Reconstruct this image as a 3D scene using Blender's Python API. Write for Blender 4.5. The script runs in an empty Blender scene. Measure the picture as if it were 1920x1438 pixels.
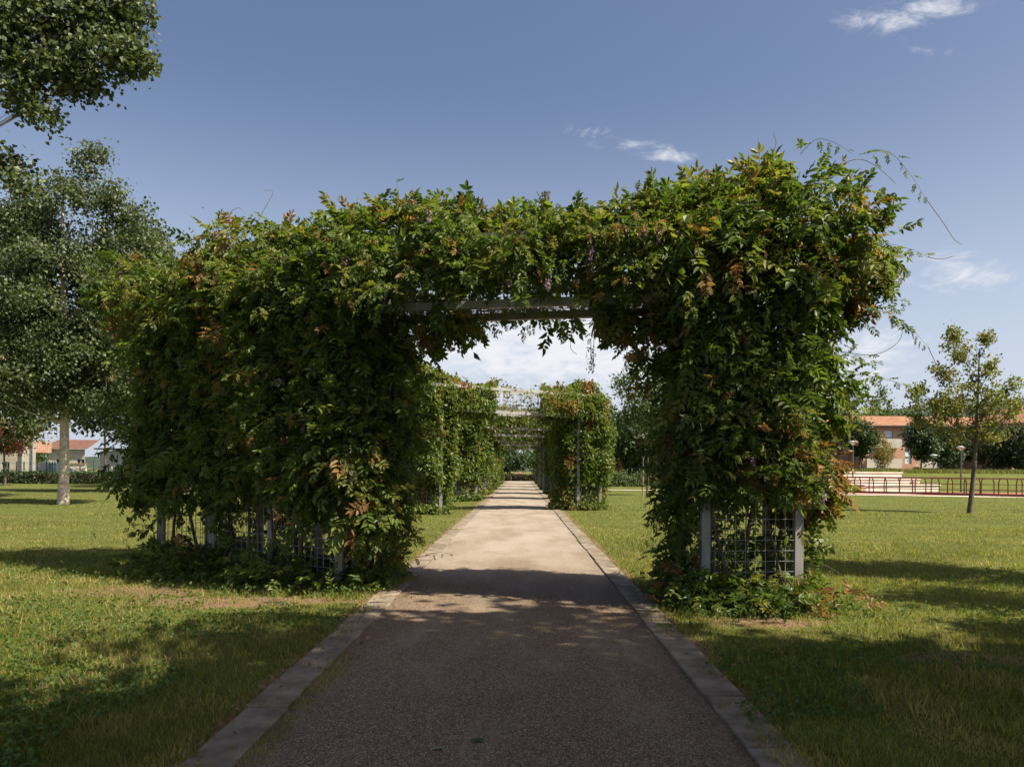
import bpy, math, random
import numpy as np
from mathutils import Vector, Matrix
R = math.radians
rng = np.random.default_rng(7)
random.seed(7)
S = bpy.context.scene
COL = S.collection

# ------------------------------------------------------------------ camera
F, H, VX, VY, ROLL = 1450.0, 1.6, 975.0, 879.0, 0.008
cd = bpy.data.cameras.new('camera'); cam = bpy.data.objects.new('camera', cd); COL.objects.link(cam)
cd.sensor_width = 36; cd.lens = F / 1920 * 36; cd.shift_x = -(VX - 960) / 1920; cd.shift_y = (VY - 719) / 1920
cd.clip_start = 0.05; cd.clip_end = 4000
cam.matrix_world = Matrix.Translation((0, 0, H)) @ Matrix.Rotation(R(90), 4, 'X') @ Matrix.Rotation(ROLL, 4, 'Z')
S.camera = cam

# ------------------------------------------------------------------ sun, exposure
SUN = Vector((0.80, -0.36, 1.08)).normalized()
ld = bpy.data.lights.new('sun', 'SUN'); sun = bpy.data.objects.new('sun', ld); COL.objects.link(sun)
ld.energy = 5.0; ld.angle = R(0.53); ld.color = (1.0, 0.915, 0.74)
sun.rotation_euler = SUN.to_track_quat('Z', 'Y').to_euler(); sun.location = SUN * 60
S.view_settings.view_transform = 'Standard'; S.view_settings.look = 'None'
S.view_settings.exposure = 1.15; S.view_settings.gamma = 1.0
S.view_settings.use_curve_mapping = False

def at(px, py, Y):
    dx, dy = px - VX, py - VY
    x, y = dx + ROLL * dy, dy - ROLL * dx
    return Vector((x * Y / F, Y, H - y * Y / F))
def ground(px, py, z=0.0):
    dx, dy = px - VX, py - VY
    x, y = dx + ROLL * dy, dy - ROLL * dx
    Y = (H - z) * F / y
    return Vector((x * Y / F, Y, z))

# ------------------------------------------------------------------ node helpers
class N:
    def __init__(s, tree): s.t = tree; s.n = tree.nodes; s.l = tree.links
    def new(s, t, **k):
        n = s.n.new(t)
        for a, b in k.items(): setattr(n, a, b)
        return n
    def put(s, v, sock):
        if hasattr(v, 'is_output'): s.l.new(v, sock)
        elif v is not None: sock.default_value = v
    def math(s, op, a, b=None, c=None, clamp=False):
        n = s.new('ShaderNodeMath', operation=op, use_clamp=clamp)
        s.put(a, n.inputs[0]); s.put(b, n.inputs[1])
        if c is not None: s.put(c, n.inputs[2])
        return n.outputs[0]
    def mix(s, f, a, b, mode='MIX'):
        n = s.new('ShaderNodeMix', data_type='RGBA', blend_type=mode)
        s.put(f, n.inputs[0])
        for v, i in ((a, 6), (b, 7)):
            s.put((*v, 1) if isinstance(v, tuple) and len(v) == 3 else v, n.inputs[i])
        return n.outputs[2]
    def noise(s, scale, vec=None, detail=4, rough=.55, dist=0.0):
        n = s.new('ShaderNodeTexNoise'); n.inputs['Scale'].default_value = scale
        n.inputs['Detail'].default_value = detail; n.inputs['Roughness'].default_value = rough
        n.inputs['Distortion'].default_value = dist
        if vec is not None: s.l.new(vec, n.inputs['Vector'])
        return n.outputs['Fac']
    def step(s, v, a, b):
        n = s.new('ShaderNodeMapRange', interpolation_type='SMOOTHSTEP'); n.clamp = True
        s.put(v, n.inputs[0]); n.inputs[1].default_value = a; n.inputs[2].default_value = b
        return n.outputs[0]
    def scale(s, vec, xyz):
        n = s.new('ShaderNodeVectorMath', operation='MULTIPLY'); s.l.new(vec, n.inputs[0]); n.inputs[1].default_value = xyz
        return n.outputs[0]

def new_mat(name):
    m = bpy.data.materials.new(name); m.use_nodes = True
    k = N(m.node_tree); k.n.clear()
    out = k.new('ShaderNodeOutputMaterial'); b = k.new('ShaderNodeBsdfPrincipled'); k.l.new(b.outputs[0], out.inputs[0])
    return m, k, b, out
def bump(k, b, h, strength=.3, dist=.01):
    n = k.new('ShaderNodeBump'); n.inputs['Strength'].default_value = strength; n.inputs['Distance'].default_value = dist
    k.l.new(h, n.inputs['Height']); k.l.new(n.outputs[0], b.inputs['Normal'])
def surf(name, c1, c2, scale=3.0, rough=.8, bs=.2, bd=.01, spec=.3, metal=0, fine=None, rand=0.0, stretch=None):
    m, k, b, o = new_mat(name)
    pos = k.new('ShaderNodeNewGeometry').outputs['Position']
    if stretch: pos = k.scale(pos, stretch)
    f = k.step(k.noise(scale, pos, 6, .6), .3, .7)
    c = k.mix(f, c1, c2)
    if fine:
        g = k.noise(fine, pos, 3, .7)
        c = k.mix(.5, c, k.mix(g, (.25, .25, .25), (1, 1, 1)), 'MULTIPLY') if False else k.mix(k.math('MULTIPLY', k.step(g, .55, .75), .35), c, tuple(x * .45 for x in c1))
        bump(k, b, g, bs, bd)
    elif bs: bump(k, b, k.noise(scale * 8, pos, 4), bs, bd)
    if rand:
        r = k.new('ShaderNodeObjectInfo').outputs['Random']
        v = k.math('MULTIPLY_ADD', r, rand, 1 - rand / 2)
        n = k.new('ShaderNodeVectorMath', operation='SCALE'); k.l.new(c, n.inputs[0]); k.l.new(v, n.inputs['Scale']); c = n.outputs[0]
    k.l.new(c, b.inputs['Base Color'])
    b.inputs['Roughness'].default_value = rough; b.inputs['Specular IOR Level'].default_value = spec; b.inputs['Metallic'].default_value = metal
    return m
def leafmat(name, rough=.42, trans=.3, back=None, spec=.4):
    m, k, b, out = new_mat(name)
    c = k.new('ShaderNodeAttribute', attribute_name='Col').outputs['Color']
    if back:
        bf = k.new('ShaderNodeNewGeometry').outputs['Backfacing']
        c = k.mix(bf, c, back)
    k.l.new(c, b.inputs['Base Color']); b.inputs['Roughness'].default_value = rough
    b.inputs['Specular IOR Level'].default_value = spec
    t = k.new('ShaderNodeBsdfTranslucent')
    k.l.new(k.mix(1.0, c, (1.5, 1.6, .6), 'MULTIPLY'), t.inputs['Color'])
    mx = k.new('ShaderNodeMixShader'); mx.inputs[0].default_value = trans
    k.l.new(b.outputs[0], mx.inputs[1]); k.l.new(t.outputs[0], mx.inputs[2]); k.l.new(mx.outputs[0], out.inputs[0])
    return m

# ------------------------------------------------------------------ world: sky and thin clouds
W = bpy.data.worlds.new('World'); S.world = W; W.use_nodes = True
k = N(W.node_tree); k.n.clear()
wo = k.new('ShaderNodeOutputWorld'); bg = k.new('ShaderNodeBackground'); k.l.new(bg.outputs[0], wo.inputs[0])
sky = k.new('ShaderNodeTexSky', sky_type='NISHITA'); sky.sun_disc = False
sky.sun_elevation = math.asin(SUN.z); sky.sun_rotation = math.atan2(SUN.x, SUN.y)
sky.air_density = 1.0; sky.dust_density = 3.6; sky.ozone_density = 2.0; sky.altitude = 60
SKY_TINT = (1.0, .975, 1.01)
skyc = k.mix(1.0, sky.outputs[0], SKY_TINT, 'MULTIPLY')
d = k.new('ShaderNodeTexCoord').outputs['Generated']
sep = k.new('ShaderNodeSeparateXYZ'); k.l.new(d, sep.inputs[0])
yy = k.math('MAXIMUM', sep.outputs[1], .05)
u = k.math('DIVIDE', sep.outputs[0], yy); v = k.math('DIVIDE', sep.outputs[2], yy)
# (pixel x, pixel y, half width, half height, weight)
CL = [(1660, 32, 85, 24, .66), (1780, 8, 80, 16, .6), (1098, 246, 50, 14, .60), (1180, 272, 70, 14, .52), (1258, 291, 50, 14, .6),
      (1805, 500, 110, 40, .85), (1640, 645, 80, 44, .85), (1720, 90, 60, 16, .45), (990, 650, 340, 110, 1.05), (1150, 620, 150, 60, .6), (600, 700, 300, 60, .3), (1500, 700, 300, 50, .3)]
veil = k.math('MULTIPLY', k.math('SUBTRACT', 1.0, k.step(sep.outputs[2], -.02, .46)), .62)
skyc = k.mix(veil, skyc, (6.6, 7.2, 8.4))
mask = None
for (px, py, sx, sy, wt) in CL:
    u0, v0 = (px - VX) / F, (VY - py) / F
    a = k.math('DIVIDE', k.math('SUBTRACT', u, u0), sx / F); b_ = k.math('DIVIDE', k.math('SUBTRACT', v, v0), sy / F)
    r2 = k.math('MULTIPLY', k.math('ADD', k.math('MULTIPLY', a, a), k.math('MULTIPLY', b_, b_)), .8)
    e = k.math('MULTIPLY', k.math('EXPONENT', k.math('MULTIPLY', r2, -1.0)), wt)
    mask = e if mask is None else k.math('ADD', mask, e)
cloudvec = k.scale(d, (1.0, 1.0, 2.6))
nz = k.noise(14, cloudvec, 9, .68, .9)
nz2 = k.noise(34, cloudvec, 6, .6, .3)
nn = k.math('ADD', k.math('MULTIPLY', nz, .75), k.math('MULTIPLY', nz2, .3))
cov = k.step(k.math('ADD', k.math('MULTIPLY', mask, .46), k.math('MULTIPLY', k.math('SUBTRACT', nn, .52), 1.9)), .12, .72)
cov = k.math('MULTIPLY', cov, k.math('MULTIPLY', k.step(mask, .02, .5), .78))
skyc = k.mix(cov, skyc, (7.3, 7.2, 7.4))
k.l.new(skyc, bg.inputs['Color']); bg.inputs['Strength'].default_value = 0.060

# ------------------------------------------------------------------ mesh helpers
class Acc:
    """collects vertices, triangles, quads and vertex colours"""
    def __init__(s): s.V = []; s.T = []; s.Q = []; s.C = []; s.n = 0
    def add(s, V, T=None, Q=None, col=(.5, .5, .5)):
        V = np.asarray(V, float).reshape(-1, 3); c = np.asarray(col, float)
        if c.ndim == 1: c = np.tile(c[:3], (len(V), 1))
        if T is not None and len(T): s.T.append(np.asarray(T, np.int64).reshape(-1, 3) + s.n)
        if Q is not None and len(Q): s.Q.append(np.asarray(Q, np.int64).reshape(-1, 4) + s.n)
        s.V.append(V); s.C.append(c); s.n += len(V)
    def box(s, lo, hi, col=(.5, .5, .5)):
        x0, y0, z0 = lo; x1, y1, z1 = hi
        s.add([(x0, y0, z0), (x1, y0, z0), (x1, y1, z0), (x0, y1, z0), (x0, y0, z1), (x1, y0, z1), (x1, y1, z1), (x0, y1, z1)],
              Q=[(0, 3, 2, 1), (4, 5, 6, 7), (0, 1, 5, 4), (1, 2, 6, 5), (2, 3, 7, 6), (3, 0, 4, 7)], col=col)
    def bar(s, a, b, w, h, col=(.5, .5, .5), up=(0, 0, 1)):
        a = np.array(a, float); b = np.array(b, float); t = b - a; t /= np.linalg.norm(t) + 1e-9
        up = np.array(up, float)
        if abs(t @ up) > .95: up = np.array((0, 1, 0) if abs(t[1]) < .9 else (1, 0, 0), float)
        x = np.cross(t, up); x /= np.linalg.norm(x); z = np.cross(x, t)
        V = [p + x * i * w / 2 + z * j * h / 2 for p in (a, b) for i, j in ((-1, -1), (1, -1), (1, 1), (-1, 1))]
        s.add(V, Q=[(0, 3, 2, 1), (4, 5, 6, 7), (0, 1, 5, 4), (1, 2, 6, 5), (2, 3, 7, 6), (3, 0, 4, 7)], col=col)
    def tube(s, P, rad, n=6, col=(.5, .5, .5), cap=True):
        P = np.asarray(P, float); m = len(P); rad = np.broadcast_to(np.asarray(rad, float), (m,))
        T = np.gradient(P, axis=0); T /= np.linalg.norm(T, axis=1)[:, None] + 1e-9
        ref = np.array((0, 0, 1.)) if abs(T[:, 2]).mean() < .8 else np.array((1., 0, 0))
        X = np.cross(T, ref); X /= np.linalg.norm(X, axis=1)[:, None] + 1e-9; Z = np.cross(X, T)
        a = np.arange(n) * 2 * math.pi / n
        V = P[:, None] + rad[:, None, None] * (X[:, None] * np.cos(a)[None, :, None] + Z[:, None] * np.sin(a)[None, :, None])
        i = np.arange(m - 1)[:, None] * n; j = np.arange(n)[None]; j2 = (j + 1) % n
        Q = np.stack([i + j, i + j2, i + n + j2, i + n + j], -1).reshape(-1, 4)
        V = V.reshape(-1, 3); T_ = []
        if cap:
            V = np.vstack([V, P[-1:]]); e = len(V) - 1
            T_ = [(e, (m - 1) * n + q, (m - 1) * n + (q + 1) % n) for q in range(n)]
        s.add(V, T=T_, Q=Q, col=col)
    def lathe(s, c, prof, n=16, col=(.5, .5, .5)):
        a = np.arange(n) * 2 * math.pi / n; m = len(prof)
        V = np.array([[(c[0] + r * math.cos(t), c[1] + r * math.sin(t), c[2] + z) for t in a] for r, z in prof]).reshape(-1, 3)
        i = np.arange(m - 1)[:, None] * n; j = np.arange(n)[None]; j2 = (j + 1) % n
        s.add(V, Q=np.stack([i + j, i + j2, i + n + j2, i + n + j], -1).reshape(-1, 4), col=col)

def mesh_of(name, acc, mat, smooth=False):
    V = np.vstack(acc.V); C = np.vstack(acc.C)
    T = np.vstack(acc.T) if acc.T else np.zeros((0, 3), np.int64); Q = np.vstack(acc.Q) if acc.Q else np.zeros((0, 4), np.int64)
    me = bpy.data.meshes.new(name)
    me.vertices.add(len(V)); me.vertices.foreach_set('co', V.astype(np.float32).ravel())
    nl = T.size + Q.size; me.loops.add(nl)
    me.loops.foreach_set('vertex_index', np.concatenate([T.ravel(), Q.ravel()]).astype(np.int32))
    npoly = len(T) + len(Q); me.polygons.add(npoly)
    st = np.concatenate([np.arange(len(T)) * 3, T.size + np.arange(len(Q)) * 4]).astype(np.int32)
    me.polygons.foreach_set('loop_start', st)
    me.polygons.foreach_set('use_smooth', np.full(npoly, bool(smooth)))
    me.update(calc_edges=True)
    ca = me.color_attributes.new('Col', 'FLOAT_COLOR', 'POINT')
    ca.data.foreach_set('color', np.hstack([C, np.ones((len(C), 1))]).astype(np.float32).ravel())
    me.materials.append(mat)
    return me
def link(name, me, parent=None, **props):
    o = bpy.data.objects.new(name, me); COL.objects.link(o)
    if parent is not None: o.parent = parent
    for a, b in props.items(): o[a] = b
    return o
def obj(name, acc, mat, parent=None, smooth=False, **props):
    return link(name, mesh_of(name, acc, mat, smooth), parent, **props)
def thing(name, label, cat, group=None, loc=(0, 0, 0)):
    o = bpy.data.objects.new(name, None); COL.objects.link(o); o.location = loc
    o.empty_display_size = .3; o['label'] = label; o['category'] = cat
    if group: o['group'] = group
    return o

def hash3(i, j, k_, seed):
    h = (i * 374761393 + j * 668265263 + k_ * 2147483647 + seed * 974711) & 0xFFFFFFFF
    h = ((h ^ (h >> 13)) * 1274126177) & 0xFFFFFFFF
    return ((h ^ (h >> 16)) & 0xFFFF) / 65535.0
def vnoise(P, scale=1.0, seed=0):
    P = np.asarray(P, float) * scale + 1000.0
    i = np.floor(P).astype(np.int64); f = P - i; f = f * f * (3 - 2 * f); r = 0
    for a in (0, 1):
        for b in (0, 1):
            for c in (0, 1):
                w = (f[:, 0] if a else 1 - f[:, 0]) * (f[:, 1] if b else 1 - f[:, 1]) * (f[:, 2] if c else 1 - f[:, 2])
                r = r + w * hash3(i[:, 0] + a, i[:, 1] + b, i[:, 2] + c, seed)
    return r
def unit(a): return a / (np.linalg.norm(a, axis=-1, keepdims=True) + 1e-9)

# ------------------------------------------------------------------ materials
M_vine = leafmat('wisteria_leaf', .47, .40, None, .32)
M_poplar = leafmat('poplar_leaf', .48, .26, (.10, .12, .06), .32)
M_leaf = leafmat('tree_leaf', .5, .28)
M_grass = leafmat('grass_blade', .55, .45, None, .3)
M_bark = surf('bark_brown', (.07, .055, .04), (.14, .11, .08), 6, .9, .6, .02, fine=30)
M_stem = surf('vine_stem', (.10, .09, .04), (.17, .15, .06), 12, .7, .1)
M_steel = surf('grey_steel', (.20, .195, .185), (.30, .295, .28), 2.5, .5, .08, .003, .5, fine=60)
M_wire = surf('galvanised_wire', (.20, .195, .18), (.32, .31, .285), 5, .45, 0, spec=.5)
M_kerb = surf('kerb_concrete', (.105, .080, .055), (.245, .200, .150), 3.6, .9, .5, .004, fine=170, rand=.25)
M_red = surf('red_painted_steel', (.095, .022, .016), (.12, .03, .022), 4, .5, 0, spec=.4)
M_salmon = surf('salmon_render', (.42, .235, .165), (.48, .28, .20), .6, .9, .1)
M_cream = surf('cream_render', (.44, .40, .34), (.55, .50, .44), .5, .9, .1)
M_stonewall = surf('rough_stone', (.28, .25, .20), (.42, .38, .31), 2.5, .9, .6, .03)
M_brick = surf('old_brick', (.27, .14, .095), (.36, .22, .16), 3, .9, .3)
M_tile = surf('terracotta_tile', (.25, .12, .07), (.36, .19, .115), 1.6, .85, .2, fine=12)
M_oldtile = surf('old_brown_tile', (.085, .042, .032), (.14, .07, .05), 2, .9, .2, .02, fine=12)
M_shutter = surf('pale_shutter', (.52, .58, .64), (.60, .66, .70), 1, .6, 0)
M_frame = surf('green_grey_frame', (.20, .27, .24), (.24, .31, .28), 1, .6, 0)
M_dark = surf('dark_opening', (.02, .022, .025), (.03, .03, .035), 1, .4, 0)
M_whiteconc = surf('white_concrete', (.46, .38, .32), (.58, .51, .44), .5, .9, .15)
M_court = surf('red_court', (.24, .09, .06), (.30, .12, .085), .4, .9, .1)
M_tin = surf('pale_sheet_metal', (.40, .41, .42), (.50, .51, .52), .6, .55, 0, spec=.5)
M_lamp = surf('lamp_grey', (.07, .075, .08), (.09, .095, .10), 2, .5, 0)
M_hill = surf('wooded_hill', (.018, .03, .02), (.04, .055, .03), .05, 1, .5, .5)
M_wood = surf('weathered_board', (.36, .31, .25), (.50, .45, .38), 4, .85, .2)
M_stake = surf('wooden_stake', (.22, .17, .11), (.30, .24, .16), 5, .85, .2)
M_orange = surf('orange_post_paint', (.45, .12, .03), (.5, .16, .05), 2, .6, 0)
M_carblue = surf('dark_blue_paint', (.015, .03, .06), (.02, .035, .07), 1, .25, 0, spec=.6)
M_cargreen = surf('dark_green_paint', (.012, .05, .045), (.015, .06, .055), 1, .25, 0, spec=.6)
M_tyre = surf('tyre_rubber', (.02, .02, .02), (.03, .03, .03), 2, .8, 0)
M_tail = surf('red_lens', (.5, .02, .02), (.55, .03, .03), 2, .3, 0)
m, k, b, o = new_mat('window_glass'); b.inputs['Base Color'].default_value = (.03, .04, .05, 1); b.inputs['Roughness'].default_value = .08; M_glass = m
# birch pale bark of the poplar
m, k, b, o = new_mat('poplar_bark')
pos = k.new('ShaderNodeNewGeometry').outputs['Position']
bn = k.step(k.noise(2.0, k.scale(pos, (1.2, 1.2, 5.0)), 6, .65), .50, .66)
c = k.mix(k.step(k.noise(9, pos), .3, .7), (.38, .31, .22), (.56, .48, .37))
c = k.mix(k.math('MULTIPLY', bn, .75), c, (.15, .12, .07))
c = k.mix(k.math('MULTIPLY', k.step(k.noise(24, k.scale(pos, (1, 1, 4))), .62, .7), .8), c, (.05, .04, .03))
k.l.new(c, b.inputs['Base Color']); b.inputs['Roughness'].default_value = .85; bump(k, b, k.noise(14, k.scale(pos, (1, 1, 3))), .4, .02)
M_pbark = m
# lawn soil / grass sheet
DIRT = [(ground(255, 1108), 1.0, .55), (ground(400, 1128), 1.15, .45), (ground(545, 1125), .9, .3), (ground(1430, 1165), .8, .35), (ground(1820, 1232), .7, .25)]
m, k, b, o = new_mat('lawn_ground')
pos = k.new('ShaderNodeNewGeometry').outputs['Position']
big = k.step(k.noise(.55, pos, 5, .6), .35, .7); mid = k.step(k.noise(4, pos, 5, .65), .35, .7); fin = k.step(k.noise(38, pos, 3, .7), .3, .7)
c = k.mix(big, (.105, .118, .026), (.150, .158, .036))
c = k.mix(k.math('MULTIPLY', mid, .5), c, (.13, .135, .042))
c = k.mix(k.math('MULTIPLY', fin, .55), c, (.035, .055, .014))
c = k.mix(k.math('MULTIPLY', k.step(k.noise(1.3, pos, 4), .62, .75), .4), c, (.19, .15, .075))
sp = k.new('ShaderNodeSeparateXYZ'); k.l.new(pos, sp.inputs[0]); dm = None
for (p, sx, sy) in DIRT:
    a = k.math('DIVIDE', k.math('SUBTRACT', sp.outputs[0], p.x), sx); e = k.math('DIVIDE', k.math('SUBTRACT', sp.outputs[1], p.y), sy)
    g = k.math('EXPONENT', k.math('MULTIPLY', k.math('ADD', k.math('MULTIPLY', a, a), k.math('MULTIPLY', e, e)), -1))
    dm = g if dm is None else k.math('MAXIMUM', dm, g)
ex = k.math('ABSOLUTE', k.math('SUBTRACT', sp.outputs[0], -.10))
edge = k.math('SUBTRACT', 1.0, k.step(ex, 1.72, 1.95))
dm = k.math('MAXIMUM', dm, k.math('MULTIPLY', edge, .75))
dm = k.step(k.math('ADD', dm, k.math('MULTIPLY', k.math('SUBTRACT', k.noise(4.5, pos, 7, .75), .5), 1.7)), .36, .58)
dirt = k.mix(k.noise(22, pos, 5, .7), (.10, .06, .035), (.30, .20, .12))
c = k.mix(dm, c, dirt)
k.l.new(c, b.inputs['Base Color']); b.inputs['Roughness'].default_value = .95; b.inputs['Specular IOR Level'].default_value = .1
bump(k, b, k.math('ADD', k.noise(38, pos, 3, .7), k.noise(7, pos, 3)), .9, .05)
M_lawn = m
# exposed aggregate path
m, k, b, o = new_mat('path_aggregate')
pos = k.new('ShaderNodeNewGeometry').outputs['Position']
sp = k.new('ShaderNodeSeparateXYZ'); k.l.new(pos, sp.inputs[0])
vo = k.new('ShaderNodeTexVoronoi'); vo.inputs['Scale'].default_value = 105; k.l.new(pos, vo.inputs['Vector'])
vs = k.new('ShaderNodeSeparateColor'); k.l.new(vo.outputs['Color'], vs.inputs[0])
peb = k.mix(vs.outputs[0], (.10, .056, .028), (.275, .178, .10))
peb = k.mix(k.math('MULTIPLY', k.step(vs.outputs[1], .86, .92), .8), peb, (.46, .40, .32))
peb = k.mix(k.step(vo.outputs['Distance'], .42, .75), peb, (.045, .032, .025))
dust = k.step(k.noise(.8, k.scale(pos, (1.3, .55, 1)), 6, .65, .3), .32, .66)
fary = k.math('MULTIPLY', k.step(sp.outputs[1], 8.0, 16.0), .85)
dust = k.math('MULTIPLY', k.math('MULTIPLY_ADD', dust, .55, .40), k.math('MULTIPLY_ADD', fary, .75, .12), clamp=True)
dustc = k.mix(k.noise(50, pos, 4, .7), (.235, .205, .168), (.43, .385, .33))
wear = k.step(k.noise(1.1, k.scale(pos, (1.6, .4, 1)), 6, .7, .5), .48, .68)
peb = k.mix(k.math('MULTIPLY', wear, .45), peb, (.26, .20, .15))
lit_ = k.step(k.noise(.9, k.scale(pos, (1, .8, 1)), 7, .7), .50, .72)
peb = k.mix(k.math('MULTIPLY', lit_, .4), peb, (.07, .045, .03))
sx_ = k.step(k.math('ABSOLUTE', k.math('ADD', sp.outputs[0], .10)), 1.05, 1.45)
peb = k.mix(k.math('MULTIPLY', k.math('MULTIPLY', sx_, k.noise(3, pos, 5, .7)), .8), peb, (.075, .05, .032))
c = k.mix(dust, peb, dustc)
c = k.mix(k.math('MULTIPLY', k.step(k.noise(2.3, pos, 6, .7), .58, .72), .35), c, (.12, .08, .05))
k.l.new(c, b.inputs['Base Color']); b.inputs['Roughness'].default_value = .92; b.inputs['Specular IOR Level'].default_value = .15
bump(k, b, k.math('SUBTRACT', 1, vo.outputs['Distance']), .7, .008)
M_path = m

# ------------------------------------------------------------------ ground, path, kerbs
PL, PR, KW = -1.51, 1.31, .275
a = Acc()
xs = np.concatenate([[-1500, -400, -150], np.arange(-60, 61, 3.), [150, 400, 1500]]); ys = np.concatenate([[-60, -20], np.arange(-5, 63, 3.), [70, 110, 200, 500, 2500]])
gx, gy = np.meshgrid(xs, ys); nx = len(xs)
P = np.stack([gx.ravel(), gy.ravel(), np.zeros(gx.size)], 1)
zz = (vnoise(P, .18, 3) - .5) * .10 * np.clip((np.abs(P[:, 0]) - 2.5) / 4, 0, 1); zz[(np.abs(P[:, 0]) > 61) | (P[:, 1] > 63)] = 0
P[:, 2] = zz
idx = np.arange((len(ys) - 1) * nx).reshape(-1, nx)[:, :-1].ravel()
a.add(P, Q=np.stack([idx, idx + 1, idx + nx + 1, idx + nx], 1))
obj('lawn', a, M_lawn, smooth=True, kind='structure')
def lawn_z(P):
    P = np.asarray(P, float)
    return (vnoise(np.c_[P[:, :2], np.zeros(len(P))], .18, 3) - .5) * .10 * np.clip((np.abs(P[:, 0]) - 2.5) / 4, 0, 1)
a = Acc(); a.add([(PL, -4, .008), (PR, -4, .008), (PR, 101, .008), (PL, 101, .008)], Q=[(0, 1, 2, 3)])
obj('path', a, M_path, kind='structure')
a = Acc(); a.add([(3, 60.2, .02), (40, 58, .02), (40, 59, .02), (3, 61.4, .02)], Q=[(0, 1, 2, 3)])
obj('crossing_path', a, M_whiteconc, kind='structure')
kerb = bpy.data.objects.new('kerb', None); COL.objects.link(kerb); kerb['kind'] = 'structure'
def slab(w, l, h, ch=.006):
    a = Acc(); xs_ = (-w / 2, w / 2); z = h
    lo = [(-w / 2, 0, -.1), (w / 2, 0, -.1), (w / 2, l, -.1), (-w / 2, l, -.1)]
    m_ = [(x, y, z - ch) for x, y, _ in lo]; t = [(math.copysign(w / 2 - ch, x), ch if y == 0 else l - ch, z) for x, y, _ in lo]
    a.add(lo + m_ + t, Q=[(0, 1, 5, 4), (1, 2, 6, 5), (2, 3, 7, 6), (3, 0, 4, 7), (4, 5, 9, 8), (5, 6, 10, 9), (6, 7, 11, 10), (7, 4, 8, 11), (8, 9, 10, 11)])
    return a
sm = mesh_of('kerb_stone', slab(KW, .988, .032), M_kerb)
for side, xc in ((0, PL - KW / 2), (1, PR + KW / 2)):
    for i in range(42):
        o = link('kerb_stone', sm, kerb); o.location = (xc + random.uniform(-.008, .008), .07 + i + side * .35 - 2, random.uniform(-.008, .006))
        o.rotation_euler = (random.uniform(-.006, .006), random.uniform(-.012, .012), random.uniform(-.006, .006))
    a = Acc(); a.box((xc - KW / 2, 40.4, -.1), (xc + KW / 2, 100, .03)); obj('kerb_strip', a, M_kerb, kerb)

# ------------------------------------------------------------------ leaf templates
def leaflet(l, w, fold=.18, droop=.15):
    """pointed oval leaflet along +x, folded on its midrib"""
    V = np.array([(0, 0, 0), (.24 * l, w * .44, fold * w), (.62 * l, w * .40, fold * w - .3 * droop * l), (l, 0, -droop * l), (.62 * l, -w * .40, fold * w - .3 * droop * l), (.24 * l, -w * .44, fold * w)])
    return V, np.array([(0, 3, 2), (0, 2, 1), (0, 5, 4), (0, 4, 3)])
def compound(r, pairs=5, L=.35, ll=.108, lw=.056):
    """pinnate leaf along +x, face up +z; returns verts, tris, per-vertex tint"""
    V, T, C = [], [], []; n = 0
    curve = r.uniform(.15, .75); side = r.uniform(-.25, .25)
    def ax(t): return np.array((L * t * (1 - .15 * curve * t), side * L * t * t, -curve * L * .5 * t * t))
    P = [ax(t) for t in (0, .35, .7, 1.0)]
    for i, p in enumerate(P): V += [p + (0, .0022, 0), p - (0, .0022, 0)]
    for i in (0,): T += [(0, 1, 6), (1, 7, 6)]
    for i in ():  T += [(2 * i, 2 * i + 1, 2 * i + 2), (2 * i + 1, 2 * i + 3, 2 * i + 2)]
    C += [(1.2, 1.1, .8)] * 8; n = 8
    for i in range(pairs * 2 + 1):
        t = 1.0 if i == pairs * 2 else .28 + .66 * ((i // 2) + .5 * 0) / max(pairs - 1, 1) * .98
        s_ = 0 if i == pairs * 2 else (1 if i % 2 else -1)
        if s_ and r.random() < .06: continue
        sz = r.uniform(.8, 1.12) * (.8 + .35 * math.sin(math.pi * min(t, .9)))
        v, f = leaflet(ll * sz, lw * sz * r.uniform(.85, 1.15), r.uniform(.05, .3), r.uniform(.05, .35))
        ang = s_ * r.uniform(.85, 1.25); tilt = r.uniform(-.5, .25); roll = r.uniform(-.5, .5)
        Rm = Matrix.Rotation(ang, 3, 'Z') @ Matrix.Rotation(-tilt, 3, 'Y') @ Matrix.Rotation(roll, 3, 'X')
        v = v @ np.array(Rm).T + ax(t)
        V += list(v); T += list(f + n); n += 6
        C += [tuple(np.array((1, 1, 1)) * r.uniform(.82, 1.18))] * 6
    return np.array(V), np.array(T), np.array(C)
r_ = random.Random(3)
TPL = [compound(r_, r_.choice((4, 5, 5, 6))) for _ in range(12)]
GREEN = np.array([(.068, .104, .020), (.092, .130, .024), (.122, .156, .032), (.048, .080, .019)])
YEL = np.array([(.13, .16, .035), (.17, .17, .045)])
BROWN = np.array([(.22, .125, .045), (.27, .155, .065), (.17, .085, .035)])
def frames(rach, up):
    x = unit(rach); y = unit(np.cross(up, x)); z = np.cross(x, y)
    return np.stack([x, y, z], -1)           # columns
class Leaves:
    def __init__(s): s.p, s.f, s.s, s.c, s.t = [], [], [], [], []
    def add(s, p, rach, up, sc, col):
        n = len(p); s.p.append(p); s.f.append(frames(rach, up)); s.s.append(sc); s.c.append(col); s.t.append(rng.integers(0, len(TPL), n))
    def get(s): return np.vstack(s.p), np.vstack(s.f), np.concatenate(s.s), np.vstack(s.c), np.concatenate(s.t)
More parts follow.
